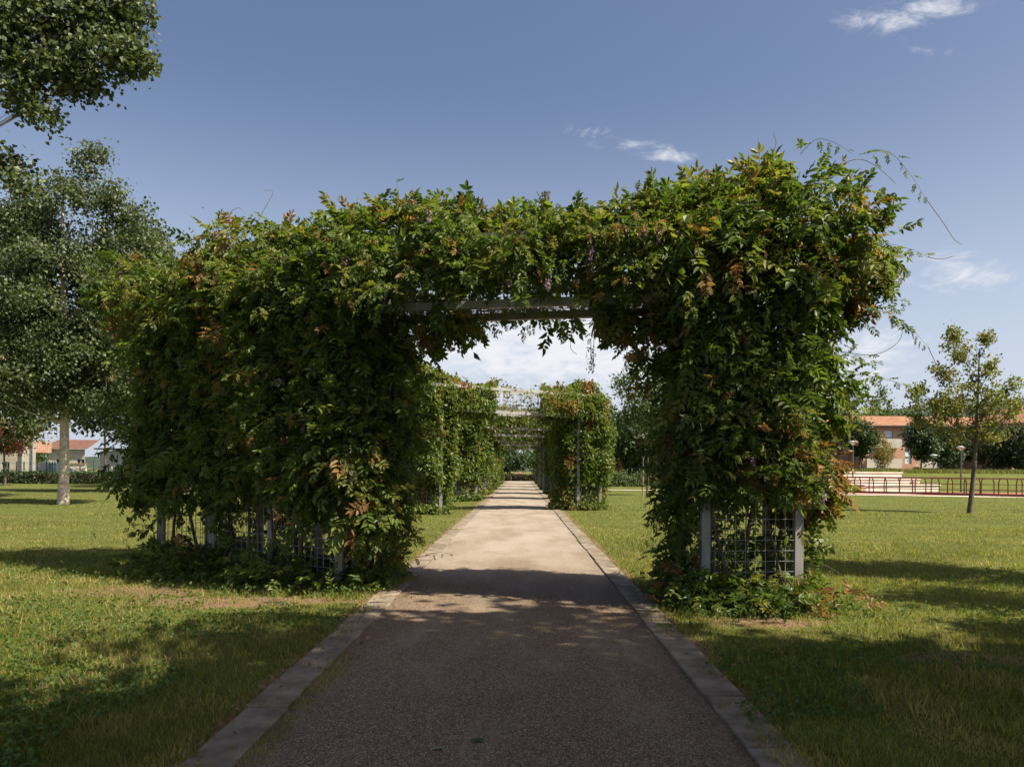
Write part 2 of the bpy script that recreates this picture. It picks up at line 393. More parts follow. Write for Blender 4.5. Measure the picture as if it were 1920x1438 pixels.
def bare_gaps(p):
    """where the photograph shows the frame bare near the ground"""
    x, y, z = p[:, 0], p[:, 1], p[:, 2]; drop = np.zeros(len(p))
    yf = 10.14 - .688 * (x + 2.36)               # front plane of the left wall
    drop = np.where((x > 2.0) & (x < 3.45) & (y < 9.75) & (z > .42) & (z < 1.32), .93, drop)
    drop = np.where((x > 2.3) & (x < 3.2) & (y < 9.4) & (z > 1.3) & (z < 1.7), .5, drop)
    drop = np.where((x > 0) & (x < 1.92) & (z > .40) & (z < 2.3), .75, drop)
    drop = np.where((x > 3.80) & (z < 2.3) & (x < 5), .7, drop)
    hz = .98 + .22 * np.sin(x * 3.1)
    drop = np.where((x > -5.9) & (x < -2.75) & (y < yf + .25) & (z > .34) & (z < hz), .90, drop)
    drop = np.where((x > -5.9) & (x < -2.75) & (y >= yf + .25) & (z > .28) & (z < .9), .72, drop)
    drop = np.where((x > -2.75) & (x < -2.22) & (y < yf + .4) & (z > .16) & (z < .95), .92, drop)
    drop = np.where((x < -6.3) & (z < 2.0), .6, drop)
    return rng.random(len(p)) > drop
def build_leaves(root, L, n_parts, pname='leaf'):
    p, f, sc, col, t = L.get(); kg = bare_gaps(p); p, f, sc, col, t = p[kg], f[kg], sc[kg], col[kg], t[kg]
    d = np.linalg.norm(p - np.array((0, 0, H)), axis=1) / sc
    order = np.argsort(d + rng.uniform(0, .8, len(d)))
    single = order[:n_parts]; rest = order[n_parts:]
    acc = Acc()
    for q in range(len(TPL)):
        V, T, C = TPL[q]; I = rest[t[rest] == q]
        if not len(I): continue
        W_ = np.einsum('nij,vj->nvi', f[I], V) * sc[I][:, None, None] + p[I][:, None]
        TT = T[None] + (np.arange(len(I)) * len(V))[:, None, None]
        CC = C[None] * col[I][:, None]
        acc.add(W_.reshape(-1, 3), T=TT.reshape(-1, 3), col=np.clip(CC, 0, .6).reshape(-1, 3))
    obj('foliage', acc, M_vine, root, kind='stuff')
    for i in single:
        ci = int(np.argmin([np.abs(LPAL[j] - col[i]).sum() for j in range(len(LPAL))]))
        key = (int(t[i]), ci)
        if key not in LEAFMESH:
            V, T, C = TPL[key[0]]; a = Acc(); a.add(V, T=T, col=np.clip(C * LPAL[ci], 0, .6)); LEAFMESH[key] = mesh_of('leaf', a, M_vine)
        o = link(pname, LEAFMESH[key], root)
        Mx = Matrix([[*map(float, f[i][r] * sc[i]), float(p[i][r])] for r in range(3)] + [[0, 0, 0, 1]])
        o.matrix_world = Mx
LPAL = np.vstack([GREEN, YEL, BROWN]); LEAFMESH = {}
def pick_cols(P, top, brown=.10, seed=0):
    n = len(P); nzv = vnoise(P, 1.5, seed + 11) ; nz2 = vnoise(P, 3.5, seed + 12)
    c = GREEN[rng.integers(0, 4, n)].copy()
    y = (nz2 + rng.normal(0, .15, n) + top * .28) > .74
    c[y] = YEL[rng.integers(0, 2, y.sum())]
    bmask = (nzv + rng.normal(0, .07, n) + top * .13) > (1.02 - brown)
    c[bmask] = BROWN[rng.integers(0, 3, bmask.sum())]
    return c * rng.uniform(.85, 1.15, (n, 1))
def simple_cards(acc, P, size, cols, up=None, jit=1.0, asp=.45):
    """folded rhombic leaves"""
    n = len(P); x = rng.normal(0, 1, (n, 3)); x[:, 2] -= .5; x = unit(x)
    u_ = rng.normal(0, jit, (n, 3)); u_[:, 2] += .8
    if up is not None: u_ += up
    y = unit(np.cross(u_, x)); z = np.cross(x, y); s = (size * rng.uniform(.7, 1.3, n))[:, None]
    V = np.stack([P, P + x * s * .42 + y * s * asp / 1 * .5 * 1.1 + z * s * .08, P + x * s - z * s * .1, P + x * s * .42 - y * s * asp * .55 + z * s * .08], 1)
    b_ = np.arange(n)[:, None] * 4
    T = np.concatenate([b_ + (0, 2, 1), b_ + (0, 3, 2)])
    acc.add(V.reshape(-1, 3), T=T, col=np.repeat(cols, 4, 0))

# ------------------------------------------------------------------ arches
ARCHES = 'steel arches with climbing vines along the path'
ZB, ZT = 3.66, 4.50
class Arch:
    def __init__(s, left, right, depth, zb=ZB, zt=ZT):
        s.pts = [np.array(p, float) for p in left + right]; s.nl = len(left); s.depth = depth; s.zb, s.zt = zb, zt
        s.segs = []
        for i in range(len(s.pts) - 1):
            A, B = s.pts[i], s.pts[i + 1]; t = (B - A) / np.linalg.norm(B - A)
            s.segs.append((A, B, t, np.array((t[1], -t[0])), i == s.nl - 1))
        # back points: average of neighbouring normals
        s.back = []
        for i, p in enumerate(s.pts):
            ns = [s.segs[j][3] for j in (i - 1, i) if 0 <= j < len(s.segs)]
            if i in (s.nl - 1, s.nl): ns = [s.segs[i - 1][3] if i == s.nl - 1 else s.segs[i][3]]
            n = sum(ns); n /= np.linalg.norm(n); s.back.append(p - n * depth)
def arch_frame(A, label, cell=.125, wire=.0065, detail=True):
    root = thing('steel_arch', label, 'garden arch', ARCHES, (0, 0, 0))
    for p in A.pts + A.back:
        a = Acc(); a.box((p[0] - .05, p[1] - .05, -.1), (p[0] + .05, p[1] + .05, A.zt - .052)); obj('post', a, M_steel, root)
    for row in (A.pts, A.back):
        for i in range(len(row) - 1):
            p, q = row[i], row[i + 1]; lint = i == A.nl - 1
            t = (q - p) / np.linalg.norm(q - p)
            a = Acc(); a.bar((*(p - t * 0), A.zt), (*q, A.zt), .10, .10); obj('top_beam', a, M_steel, root)
            if lint:
                a = Acc(); a.bar((*(p + t * .06), A.zb), (*(q - t * .06), A.zb), .09, .10); obj('lintel_beam', a, M_steel, root)
            z0 = A.zb + .05 if lint else .12
            L = np.linalg.norm(q - p); a = Acc()
            off = np.array((t[1], -t[0])) * .025
            for s_ in np.arange(.05 + cell / 2, L - .05, cell):
                c = p + t * s_ + off; a.bar((*c, z0), (*c, A.zt - .05), wire, wire)
            for z in np.arange(z0 + .03, A.zt - .05, cell):
                a.bar((*(p + t * .05 + off * 1.3), z), (*(q - t * .05 + off * 1.3), z), wire, wire)
            obj('wire_mesh', a, M_wire, root)
    # cross ties and soffit mesh
    for i, (p, q) in enumerate(zip(A.pts, A.back)):
        a = Acc(); t = (q - p) / np.linalg.norm(q - p); a.bar((*(p + t * .06), A.zt), (*(q - t * .06), A.zt), .08, .08); obj('cross_tie', a, M_steel, root)
        if i in (0, A.nl - 1, A.nl, len(A.pts) - 1):
            a = Acc(); L = np.linalg.norm(q - p)
            for s_ in np.arange(.05 + cell / 2, L - .05, cell): a.bar((*(p + t * s_), .12), (*(p + t * s_), A.zt - .05), wire, wire)
            for z in np.arange(.15, A.zt - .05, cell): a.bar((*(p + t * .05), z), (*(q - t * .05), z), wire, wire)
            obj('wire_mesh', a, M_wire, root)
    p, q = A.pts[A.nl - 1], A.pts[A.nl]; pb, qb = A.back[A.nl - 1], A.back[A.nl]; a = Acc()
    for s_ in np.linspace(0, 1, int(np.linalg.norm(q - p) / cell)): a.bar((*(p + (q - p) * s_), A.zb + .03), (*(pb + (qb - pb) * s_), A.zb + .03), wire, wire)
    for s_ in np.linspace(.05, .95, 7): a.bar((*(p + (pb - p) * s_), A.zb + .037), (*(q + (qb - q) * s_), A.zb + .037), wire, wire)
    obj('soffit_mesh', a, M_wire, root)
    return root

def arch_surface(A, i0, i1, dens, seed, topfn, endfn, cut=None):
    """random points over the leafy skin of segments i0..i1; returns P, outward normal"""
    PP, NN = [], []
    def face(O, U, V, n, bulge, und=False):
        ar = np.linalg.norm(U) * np.linalg.norm(V); m = rng.poisson(ar * dens)
        uv = rng.random((m, 2)); P = O + uv[:, :1] * U + uv[:, 1:] * V
        nn = vnoise(P, 1.25, seed) * .65 + vnoise(P, 2.7, seed + 1) * .4
        b = bulge(P) if callable(bulge) else bulge
        dd = np.maximum(b + (nn - .5) * 1.15, .04) * np.sqrt(rng.random(m)) * 1.0
        P = P + n * dd[:, None] + rng.normal(0, .05, (m, 3))
        PP.append(P); NN.append(np.tile(n, (m, 1)))
    for i in range(i0, i1):
        a_, b_, t, nf, lint = A.segs[i]; z0 = A.zb if lint else 0.0; T3 = np.array((*t, 0)); n3 = np.array((*nf, 0))
        L = np.linalg.norm(b_ - a_); U = T3 * L; Z = np.array((0, 0, A.zt - z0))
        f0 = np.array((*a_, z0)); k0 = np.array((*A.back[i], z0)); k1 = np.array((*A.back[i + 1], z0))
        face(f0, U, Z, n3, .38); face(k0, k1 - k0, Z, -n3, .38)
        face(np.array((*a_, A.zt)), U, np.array((*A.back[i], A.zt)) - np.array((*a_, A.zt)), np.array((0, 0, 1.)), topfn)
        if lint: face(f0, U, k0 - f0, np.array((0, 0, -1.)), .12)
    for e, sg in ((0, -1), (A.nl - 1, 1), (A.nl, -1), (len(A.pts) - 1, 1)):
        j = min(max(e if sg < 0 else e - 1, 0), len(A.segs) - 1)
        if not (i0 <= e <= i1) or not (i0 <= j < i1): continue
        t = A.segs[j][2]; O = np.array((*A.pts[e], 0)); V = np.array((*(A.back[e] - A.pts[e]), 0))
        zmax = A.zt if e in (0, len(A.pts) - 1) else A.zb
        face(O, V, np.array((0, 0, zmax)), np.array((*(t * sg), 0)), endfn(e))
    return np.vstack(PP), np.vstack(NN)

def shoot_path(p, d0, L, n=9, grav=.9, wig=.15):
    P = [np.array(p, float)]; d = unit(np.array(d0, float)); st = L / n
    for i in range(n):
        d = unit(d + np.array((0, 0, -grav * st)) + rng.normal(0, wig, 3) * .35)
        P.append(P[-1] + d * st)
    return np.array(P)
def leafy_shoot(Lv, stems, P, step=.075, col=None, sc=.75, brown=.15, size=.003, bare=.0):
    seg = np.linalg.norm(np.diff(P, axis=0), axis=1); tot = seg.sum(); cum = np.concatenate([[0], np.cumsum(seg)])
    ss = np.arange(.03, tot * (1 - bare), step); m = len(ss)
    if m == 0: return
    Q = np.stack([np.interp(ss, cum, P[:, j]) for j in range(3)], 1)
    T = unit(np.gradient(Q, axis=0)) if m > 1 else np.tile(unit(P[-1] - P[0]), (1, 1))
    side = unit(np.cross(T, rng.normal(0, 1, (m, 3))))
    rach = side * .9 + T * .5 + np.array((0, 0, -.35)) + rng.normal(0, .2, (m, 3))
    up = np.array((0, 0, 1.)) + rng.normal(0, .4, (m, 3)) + side * .2
    fall = 1 - .55 * ss / tot
    if col is None:
        c = (GREEN if rng.random() > brown else BROWN)[rng.integers(0, 3, m)]
        if rng.random() < .3: c = YEL[rng.integers(0, 2, m)]
        tip = ss / tot > .75
        if rng.random() < .35: c = c.copy(); c[tip] = BROWN[rng.integers(0, 3, tip.sum())]
    else: c = np.tile(col, (m, 1))
    Lv.add(Q, rach, up, sc * fall * rng.uniform(.8, 1.2, m), c * rng.uniform(.85, 1.15, (m, 1)))
    stems.tube(P, np.linspace(size, size * .4, len(P)), 3, (.13, .12, .05))

def raceme(root, p, L=.16):
    a = Acc(); p = np.array(p, float); n = 34
    z = rng.random(n) ** .8; rr = .028 * (1 - .6 * z)
    th = rng.random(n) * 6.28
    P = np.stack([p[0] + rr * np.cos(th), p[1] + rr * np.sin(th), p[2] - z * L], 1)
    cols = np.where(rng.random((n, 1)) < .5, np.array([[.30, .17, .42]]), np.array([[.42, .30, .52]]))
    simple_cards(a, P, .026, cols, asp=.9)
    a.tube([p + (0, 0, .08), p + (0, 0, -L)], .002, 3, (.2, .14, .12))
    obj('flower_cluster', a, M_vine, root)

A1 = Arch([(-5.79, 12.50), (-4.65, 11.713), (-3.50, 10.927), (-2.36, 10.14)], [(2.20, 9.16), (3.35, 9.30)], .85)
def dens1(P, Nn):
    """keep probability of leaves on the near arch"""
    z = P[:, 2]; x = P[:, 0]; k_ = np.ones(len(P)); front = Nn[:, 1] < -.3
    nz_ = vnoise(P, 2.2, 51)
    low = np.where((nz_ + .30 * (z - .9)) > .60, .45, .02)
    left = x < 0
    lo = (z < 1.5) & (z > .30)
    k_ = np.where(lo & front & left & (x < -2.9), low, k_)
    k_ = np.where(lo & front & left & (x >= -2.9), np.where(z > .95, .8, .10), k_)
    k_ = np.where(lo & ~front & left & (np.abs(Nn[:, 2]) < .5), np.where(Nn[:, 0] > .3, .9, low * .3), k_)
    k_ = np.where((z < 1.45) & (z > .32) & front & (x > 2.1) & (x < 3.45), .06, k_)
    k_ = np.where((z < 1.3) & (z > .32) & ~front & (x > 2.1) & (Nn[:, 1] > .3), .35, k_)
    k_ = np.where((z < 1.1) & (x > 3.3) & (Nn[:, 0] > .5), .45, k_)
    lint = (x > -1.9) & (x < 1.7)
    k_ = np.where(lint & (Nn[:, 2] < -.5), np.where((x < -.55) | (x > 1.0), .7, .04), k_)
    k_ = np.where(lint & front & (z < 3.82), np.where((x < -1.4) | (x > 1.1), .8, .06), k_)
    k_ = np.where(lint & front & (z >= 3.82) & (z < 4.0), .5, k_)
    k_ = np.where(lint & (Nn[:, 1] > .3), np.where(z > 3.98, .9, .25), k_)
    holes = vnoise(P, 1.7, 77)
    k_ = k_ * np.where(holes < .22, .45, 1)
    return k_
def top1(P):
    x = P[:, 0]
    return np.interp(x, [-6, -4, -2.2, -1.4, -.4, .6, 1.4, 2.2, 3.4], [.22, .12, .22, .42, .02, .02, .26, .55, .62])
def end1(e):
    if e == 0: return lambda P: .16 + .55 * (P[:, 2] / 4.5)
    if e == 3: return lambda P: .20 + .36 * np.exp(-((P[:, 2] - 2.6) / .9) ** 2)
    if e == 4: return lambda P: .10 + .14 * np.exp(-((P[:, 2] - 1.7) / .5) ** 2) + .2 * np.clip((P[:, 2] - 3.0), 0, 1)
    return lambda P: .06 + .68 * np.clip(P[:, 2] / 4.5, 0, 1) ** 1.1
arch_frame(A1, 'nearest grey steel arch, large in the foreground and half hidden in vines', .125)

def front_at(px, py, off=.0):
    """point on the near arch's leafy front under a pixel"""
    d = np.array(at(px, py, 1.0)) - np.array((0, 0, H)); best = None
    for (a_, b_, t, nf, lint) in A1.segs:
        den = d[:2] @ nf
        s_ = ((a_ + nf * off) @ nf) / den; q = d[:2] * s_; w = (q - a_) @ t / np.linalg.norm(b_ - a_)
        if -.02 <= w <= 1.02 and s_ > 0: best = s_
    if best is None: best = 12.2 if px < 900 else 9.3
    return np.array((0, 0, H)) + d * best

def vine1(i0, i1, label, n_surf, n_shoot, n_parts, split):
    root = thing('wisteria_vine', label, 'climbing plant', 'wisteria vines growing over the arches')
    Lv = Leaves(); stems = Acc()
    P, Nn = arch_surface(A1, i0, i1, n_surf, 21, top1, end1)
    lint = (P[:, 0] > -2.2) & (P[:, 0] < 2.1)
    keep = (rng.random(len(P)) < dens1(P, Nn)) & split(P)
    P, Nn = P[keep], Nn[keep]; n = len(P)
    P[:, 2] = np.clip(P[:, 2], .05, 4.52 + top1(P) * 1.05 + .06 + rng.uniform(-.1, .06, n))
    horiz = np.abs(Nn[:, 2]) < .5
    down = np.where(horiz, rng.uniform(-.15, 1.0, n), rng.uniform(-.6, .3, n)); hang = Nn[:, 2] < -.5
    rach = Nn * rng.uniform(.2, 1.0, (n, 1)) + rng.normal(0, .45, (n, 3)); rach[:, 2] -= down; rach[hang, 2] -= .8
    up = Nn * .55 + np.array((0, 0, .75)) + rng.normal(0, .38, (n, 3))
    top = np.clip((P[:, 2] - 3.9) / .9, 0, 1)
    c = pick_cols(P, top, .03, 3)
    Lv.add(P, rach, up, rng.uniform(.52, 1.25, n), c)
    # inner layer of single leaflets closer to the frame
    Pi, Ni = arch_surface(A1, i0, i1, 300, 321, .25, lambda e: .22); ki = (rng.random(len(Pi)) < dens1(Pi, Ni)) & split(Pi); Pi = Pi[ki]; Pi[:, 2] = np.maximum(Pi[:, 2], .04); Pi = Pi[bare_gaps(Pi)]
    inner = Acc(); simple_cards(inner, Pi, .125, pick_cols(Pi, np.zeros(len(Pi)), .1, 9), asp=.62); obj('inner_foliage', inner, M_vine, root, kind='stuff')
    # short leafy shoots breaking the outline
    j = rng.choice(n, n_shoot, replace=False)
    for q in j:
        nn = Nn[q]
        if nn[2] > .5 and -1.1 < P[q, 0] < 1.1 and rng.random() < .8: continue
        d0 = nn * rng.uniform(.6, 1.1) + np.array((0, 0, .55 if nn[2] > .5 else .25)) + rng.normal(0, .35, 3)
        L = rng.uniform(.3, .72) * (1.0 if nn[2] < .5 else .62)
        if 'hang' and nn[2] < -.5: d0 = nn + rng.normal(0, .3, 3); L *= .6
        leafy_shoot(Lv, stems, shoot_path(P[q], d0, L, 7, 1.6), .07, sc=rng.uniform(.5, .9), brown=.06)
    return root, Lv, stems

def px_path(pts, off0, off1, n=18):
    P3 = []
    for i, (x, y) in enumerate(pts):
        w = i / max(len(pts) - 1, 1); P3.append(front_at(x, y, off0 + (off1 - off0) * w))
    P3 = np.array(P3); t = np.linspace(0, len(pts) - 1, n)
    # Catmull-Rom
    out = []
    for q in t:
        i = min(int(q), len(pts) - 2); f = q - i
        p0, p1, p2, p3 = P3[max(i - 1, 0)], P3[i], P3[i + 1], P3[min(i + 2, len(pts) - 1)]
        out.append(.5 * ((2 * p1) + (-p0 + p2) * f + (2 * p0 - 5 * p1 + 4 * p2 - p3) * f * f + (-p0 + 3 * p1 - 3 * p2 + p3) * f ** 3))
    return np.array(out)
def sidepath(pts, Y0, Y1, n=18):
    P3 = np.array([np.array(at(x, y, Y0 + (Y1 - Y0) * i / (len(pts) - 1))) for i, (x, y) in enumerate(pts)])
    t = np.linspace(0, len(pts) - 1, n); out = []
    for q in t:
        i = min(int(q), len(pts) - 2); f = q - i
        p0, p1, p2, p3 = P3[max(i - 1, 0)], P3[i], P3[i + 1], P3[min(i + 2, len(pts) - 1)]
        out.append(.5 * ((2 * p1) + (-p0 + p2) * f + (2 * p0 - 5 * p1 + 4 * p2 - p3) * f * f + (-p0 + 3 * p1 - 3 * p2 + p3) * f ** 3))
    return np.array(out)

# left-hand vine (left wall and half of the lintel)
rootL, LL, stL = vine1(0, 4, 'broad wall of wisteria covering the left leg of the nearest arch', 112, 800, 300, lambda P: P[:, 0] < -.1)
# right-hand vine
rootR, LR, stR = vine1(3, 5, 'tall wisteria bushing out over the right pillar of the nearest arch', 122, 600, 300, lambda P: P[:, 0] >= -.1)
# extra volume in the bushy top right corner and top left of the opening
def blob(Lv, c, rad, n, brown=.2, seed=5, tp=.6):
    d_ = unit(rng.normal(0, 1, (n, 3))); P = np.array(c) + d_ * np.array(rad) * (rng.random((n, 1)) ** .4)
    rach = d_ * .7 + rng.normal(0, .4, (n, 3)); rach[:, 2] -= .3
    Lv.add(P, rach, d_ * .5 + np.array((0, 0, .8)) + rng.normal(0, .35, (n, 3)), rng.uniform(.6, 1.05, n), pick_cols(P, np.full(n, tp), brown, seed))
blob(LR, at(1500, 410, 9.4), (.85, .7, .50), 380, .14); blob(LR, at(1400, 430, 9.4), (.8, .7, .42), 240, .12)
blob(LR, at(1590, 470, 9.5), (.5, .6, .7), 260, .1); blob(LR, at(1290, 420, 9.4), (.6, .5, .35), 180, .25)
blob(LR, at(1215, 640, 9.7), (.26, .35, .40), 60, .3, 5, .1); blob(LR, at(1275, 810, 9.4), (.24, .3, .36), 60, .45, 6, .2)
blob(LR, at(1430, 1130, 8.85), (.66, .34, .16), 120, .35, 9, .1); blob(LR, at(1290, 1090, 9.1), (.25, .35, .3), 70, .1)
blob(LR, at(1535, 900, 9.4), (.28, .3, .35), 70, .6, 7, .2); blob(LR, at(1440, 870, 9.0), (.55, .25, .22), 110, .5, 8, .2)
blob(LL, at(830, 440, 9.9), (.5, .6, .36), 200, .06); blob(LL, at(690, 450, 10.3), (.6, .6, .33), 160, .15)
blob(LL, at(640, 830, 9.8), (.5, .35, .75), 260, .12); blob(LL, at(680, 960, 9.9), (.35, .35, .5), 120, .2)
blob(LL, at(560, 1085, 10.1), (.9, .3, .12), 60, .1); blob(LL, at(380, 1070, 11.2), (1.3, .5, .22), 180, .08)
blob(LL, at(265, 860, 12.2), (.40, .5, .7), 120, .3, 6, .3); blob(LL, at(480, 460, 11.2), (1.1, .5, .25), 200, .35, 4, .9)
blob(LL, at(240, 560, 12.4), (.5, .5, .6), 160, .1, 3, .6)
# leaves wrapped round the corner posts
def wrap(Lv, p, z0, z1, n, rr=.34, brown=.1):
    th = rng.uniform(math.pi, 2 * math.pi, n); d_ = np.stack([np.cos(th), np.sin(th), th * 0], 1); P = np.array((*p, 0)) + d_ * rng.uniform(.12, rr, (n, 1)); P[:, 2] = rng.uniform(z0, z1, n)
    rach = d_ * .5 + rng.normal(0, .4, (n, 3)); rach[:, 2] -= .5
    Lv.add(P, rach, d_ * .6 + np.array((0, 0, .7)) + rng.normal(0, .35, (n, 3)), rng.uniform(.7, 1.15, n), pick_cols(P, np.zeros(n), brown, 15))
wrap(LL, A1.pts[3], 1.9, 4.3, 330); wrap(LL, A1.pts[3], 1.0, 1.7, 70, .5); wrap(LL, A1.back[3], .9, 3.4, 120, .3); wrap(LR, A1.pts[4], 1.35, 4.4, 330, .36); wrap(LR, A1.pts[5], 2.5, 4.4, 160, .4); wrap(LL, A1.pts[2], 1.5, 4.4, 120); wrap(LL, A1.pts[1], 1.2, 4.4, 120); wrap(LL, A1.pts[0], 1.1, 4.4, 120)
# weeds and suckers at the feet
def footing(Lv, n, seg, spread=.45, brown=.12):
    a_, b_ = seg; t = rng.random((n, 1)); P2 = np.array(a_) + (np.array(b_) - np.array(a_)) * t + rng.normal(0, spread * .5, (n, 2))
    P = np.c_[P2, rng.uniform(.02, .22, n)]
    rach = rng.normal(0, .6, (n, 3)); rach[:, 2] = rng.uniform(-.1, .6, n)
    Lv.add(P, rach, np.array((0, 0, 1.)) + rng.normal(0, .35, (n, 3)), rng.uniform(.45, .85, n), pick_cols(P, np.zeros(n), brown, 8))
footing(LL, 420, ((-6.1, 12.6), (-2.3, 10.0)), .55); footing(LL, 80, ((-2.3, 10.0), (-1.9, 10.9)), .25)
footing(LR, 240, ((2.0, 9.0), (3.6, 9.2)), .6, .3); footing(LR, 80, ((1.95, 9.0), (2.0, 10.0)), .25)

# long sprays and bare tendrils seen against sky and grass
SPR_R = [([(1610, 290), (1665, 285), (1705, 325), (1740, 378)], 9.3, 9.1, .10, .55), ([(1740, 378), (1770, 420), (1790, 450), (1806, 459)], 9.1, 9.05, 1, 0),
         ([(1580, 470), (1640, 455), (1700, 465), (1740, 482)], 9.3, 9.1, .09, .55), ([(1740, 482), (1765, 486), (1790, 480)], 9.1, 9.1, 1, 0),
         ([(1570, 560), (1640, 580), (1690, 600), (1740, 650)], 9.3, 9.0, .075, .6), ([(1740, 650), (1765, 700), (1790, 725)], 9.0, 8.9, 1, 0),
         ([(1570, 500), (1620, 520), (1660, 560), (1685, 605)], 9.4, 9.3, .08, .6), ([(1560, 700), (1630, 705), (1690, 720), (1715, 740)], 9.3, 9.1, .085, .6),
         ([(1580, 660), (1640, 665), (1685, 640), (1695, 600)], 9.4, 9.4, 1, 0), ([(1540, 330), (1600, 300), (1640, 310), (1680, 345)], 9.2, 9.2, 1, 0),
         ([(1500, 290), (1530, 262), (1565, 268), (1600, 290)], 9.3, 9.2, .12, .5), ([(1445, 300), (1455, 270), (1450, 250)], 9.3, 9.3, 1, 0),
         ([(1120, 560), (1115, 610), (1113, 660), (1112, 700)], 9.6, 9.6, 1, 0), ([(1180, 600), (1085, 612), (1070, 650), (1082, 665)], 9.8, 9.8, 1, 0),
         ([(1240, 560), (1160, 575), (1120, 600), (1090, 600)], 10.0, 9.9, .08, .5), ([(1190, 600), (1175, 660), (1165, 720)], 9.7, 9.7, .10, .45),
         ([(1230, 840), (1222, 900), (1218, 950), (1210, 1000)], 9.3, 9.3, .10, .4), ([(1280, 830), (1235, 860), (1225, 930)], 9.3, 9.2, .09, .6),
         ([(1290, 1000), (1250, 960), (1230, 975), (1215, 1010)], 9.2, 9.1, .09, .5), ([(1300, 1090), (1265, 1060), (1250, 1040)], 9.0, 8.9, .07, .6),
         ([(1550, 900), (1590, 930), (1600, 965)], 9.2, 9.1, .09, .5)]
SPR_L = [([(330, 870), (230, 905), (190, 950), (170, 1010)], 12.0, 11.8, .10, .55), ([(300, 900), (200, 893), (120, 892), (80, 908)], 12.0, 11.8, 1, 0),
         ([(250, 910), (190, 905), (175, 870), (190, 830), (215, 800)], 12.0, 11.9, 1, 0), ([(280, 940), (245, 980), (235, 1040)], 11.9, 11.8, .09, .5),
         ([(480, 420), (500, 385), (512, 360), (495, 357)], 11.1, 11.1, 1, 0), ([(440, 420), (432, 400), (448, 390), (462, 402)], 11.2, 11.2, 1, 0),
         ([(650, 410), (645, 380), (640, 365)], 10.2, 10.2, .07, .5), ([(670, 410), (668, 385), (672, 368)], 10.2, 10.2, .08, .5),
         ([(800, 400), (780, 375), (760, 372), (740, 380)], 9.9, 9.9, .08, .6), ([(820, 400), (840, 360), (860, 372)], 9.8, 9.8, .07, .7),
         ([(880, 500), (850, 550), (850, 600), (870, 640), (895, 645)], 9.4, 9.4, 1, 0), ([(900, 590), (915, 600), (918, 625)], 9.7, 9.7, .06, .8),
         ([(850, 585), (870, 600), (880, 620)], 9.8, 9.8, .06, .7), ([(790, 600), (800, 630), (812, 650)], 9.9, 9.9, .07, .6),
         ([(230, 560), (200, 520), (175, 530), (140, 510)], 12.3, 12.2, 1, 0), ([(250, 500), (215, 490), (200, 510)], 12.3, 12.2, .08, .6),
         ([(250, 610), (220, 600), (215, 640)], 12.3, 12.2, .09, .5), ([(270, 480), (250, 470), (240, 478)], 12.3, 12.2, .07, .6),
         ([(740, 1040), (780, 1045), (820, 1035), (850, 1040)], 10.2, 10.3, .12, .4), ([(700, 880), (730, 900), (745, 950)], 10.0, 10.0, .07, .7),
         ([(560, 500), (575, 540), (640, 560), (660, 600)], 10.4, 10.2, 1, 0), ([(500, 770), (500, 830), (495, 880), (490, 930)], 10.4, 10.3, 1, 0)]
for (Lv, st, SPR, root) in ((LR, stR, SPR_R, rootR), (LL, stL, SPR_L, rootL)):
    for (pts, y0, y1, step, sc) in SPR:
        P = sidepath(pts, y0, y1)
        if sc: leafy_shoot(Lv, st, P, step, sc=sc, brown=.3, size=.0045)
        else:
            a = Acc(); a.tube(P, np.linspace(.0050, .0028, len(P)), 4, (.2, .19, .08)); obj('tendril', a, M_stem, root)
for px, py, rt in ((337, 672, 0), (520, 708, 0), (648, 478, 0), (658, 880, 0), (567, 790, 0), (222, 508, 0), (245, 706, 0), (805, 392, 0), (955, 520, 1), (1028, 520, 1),
                   (1108, 462, 1), (1208, 432, 1), (1235, 424, 1), (1412, 855, 1), (1450, 868, 1), (1345, 600, 1), (1545, 925, 1)):
    off = -.0 - .62
    raceme(rootR if rt else rootL, front_at(px, py, .60), rng.uniform(.10, .2))
# woody climbing stems inside the frame
def climbers(root, starts):
    for (x, y, x2, y2) in starts:
        n = 16; t = np.linspace(0, 1, n)
        P = np.stack([x + (x2 - x) * t + .07 * np.sin(t * 17 + x), y + (y2 - y) * t + .07 * np.cos(t * 14 + y), t * 4.5], 1)
        a = Acc(); a.tube(P, np.linspace(.028, .012, n), 6); obj('stem', a, M_bark, root, smooth=True)
climbers(rootL, [(-5.4, 12.7, -5.0, 12.5), (-4.4, 12.0, -4.6, 12.2), (-3.2, 11.3, -3.4, 11.2), (-2.2, 10.6, -2.5, 10.7), (-2.3, 10.2, -2.0, 10.6)])
climbers(rootR, [(2.4, 9.5, 2.2, 9.8), (2.9, 9.6, 2.7, 9.5), (3.3, 9.7, 3.2, 9.6)])
for root, row in ((rootL, A1.pts[:4]), (rootR, A1.pts[4:])):
    for q in range(7 if root is rootL else 4):
        w = rng.uniform(.05, .95) * (len(row) - 1); i = min(int(w), len(row) - 2); p = row[i] + (row[i + 1] - row[i]) * (w - i); nf = A1.segs[0 if root is rootL else 4][3]
        n = 20; t = np.linspace(0, 1, n); am = rng.uniform(.06, .16); ph_ = rng.uniform(0, 6); dr = rng.uniform(-.5, .5); tv = A1.segs[0 if root is rootL else 4][2]
        XY = p + nf * (.08 + .07 * np.sin(t * 11 + ph_))[:, None] + tv * (dr * t + am * np.sin(t * 8 + ph_))[:, None]
        a = Acc(); a.tube(np.c_[XY, t * rng.uniform(3.2, 4.5)], np.linspace(rng.uniform(.014, .026), .008, n), 6); obj('stem', a, M_bark, root, smooth=True)
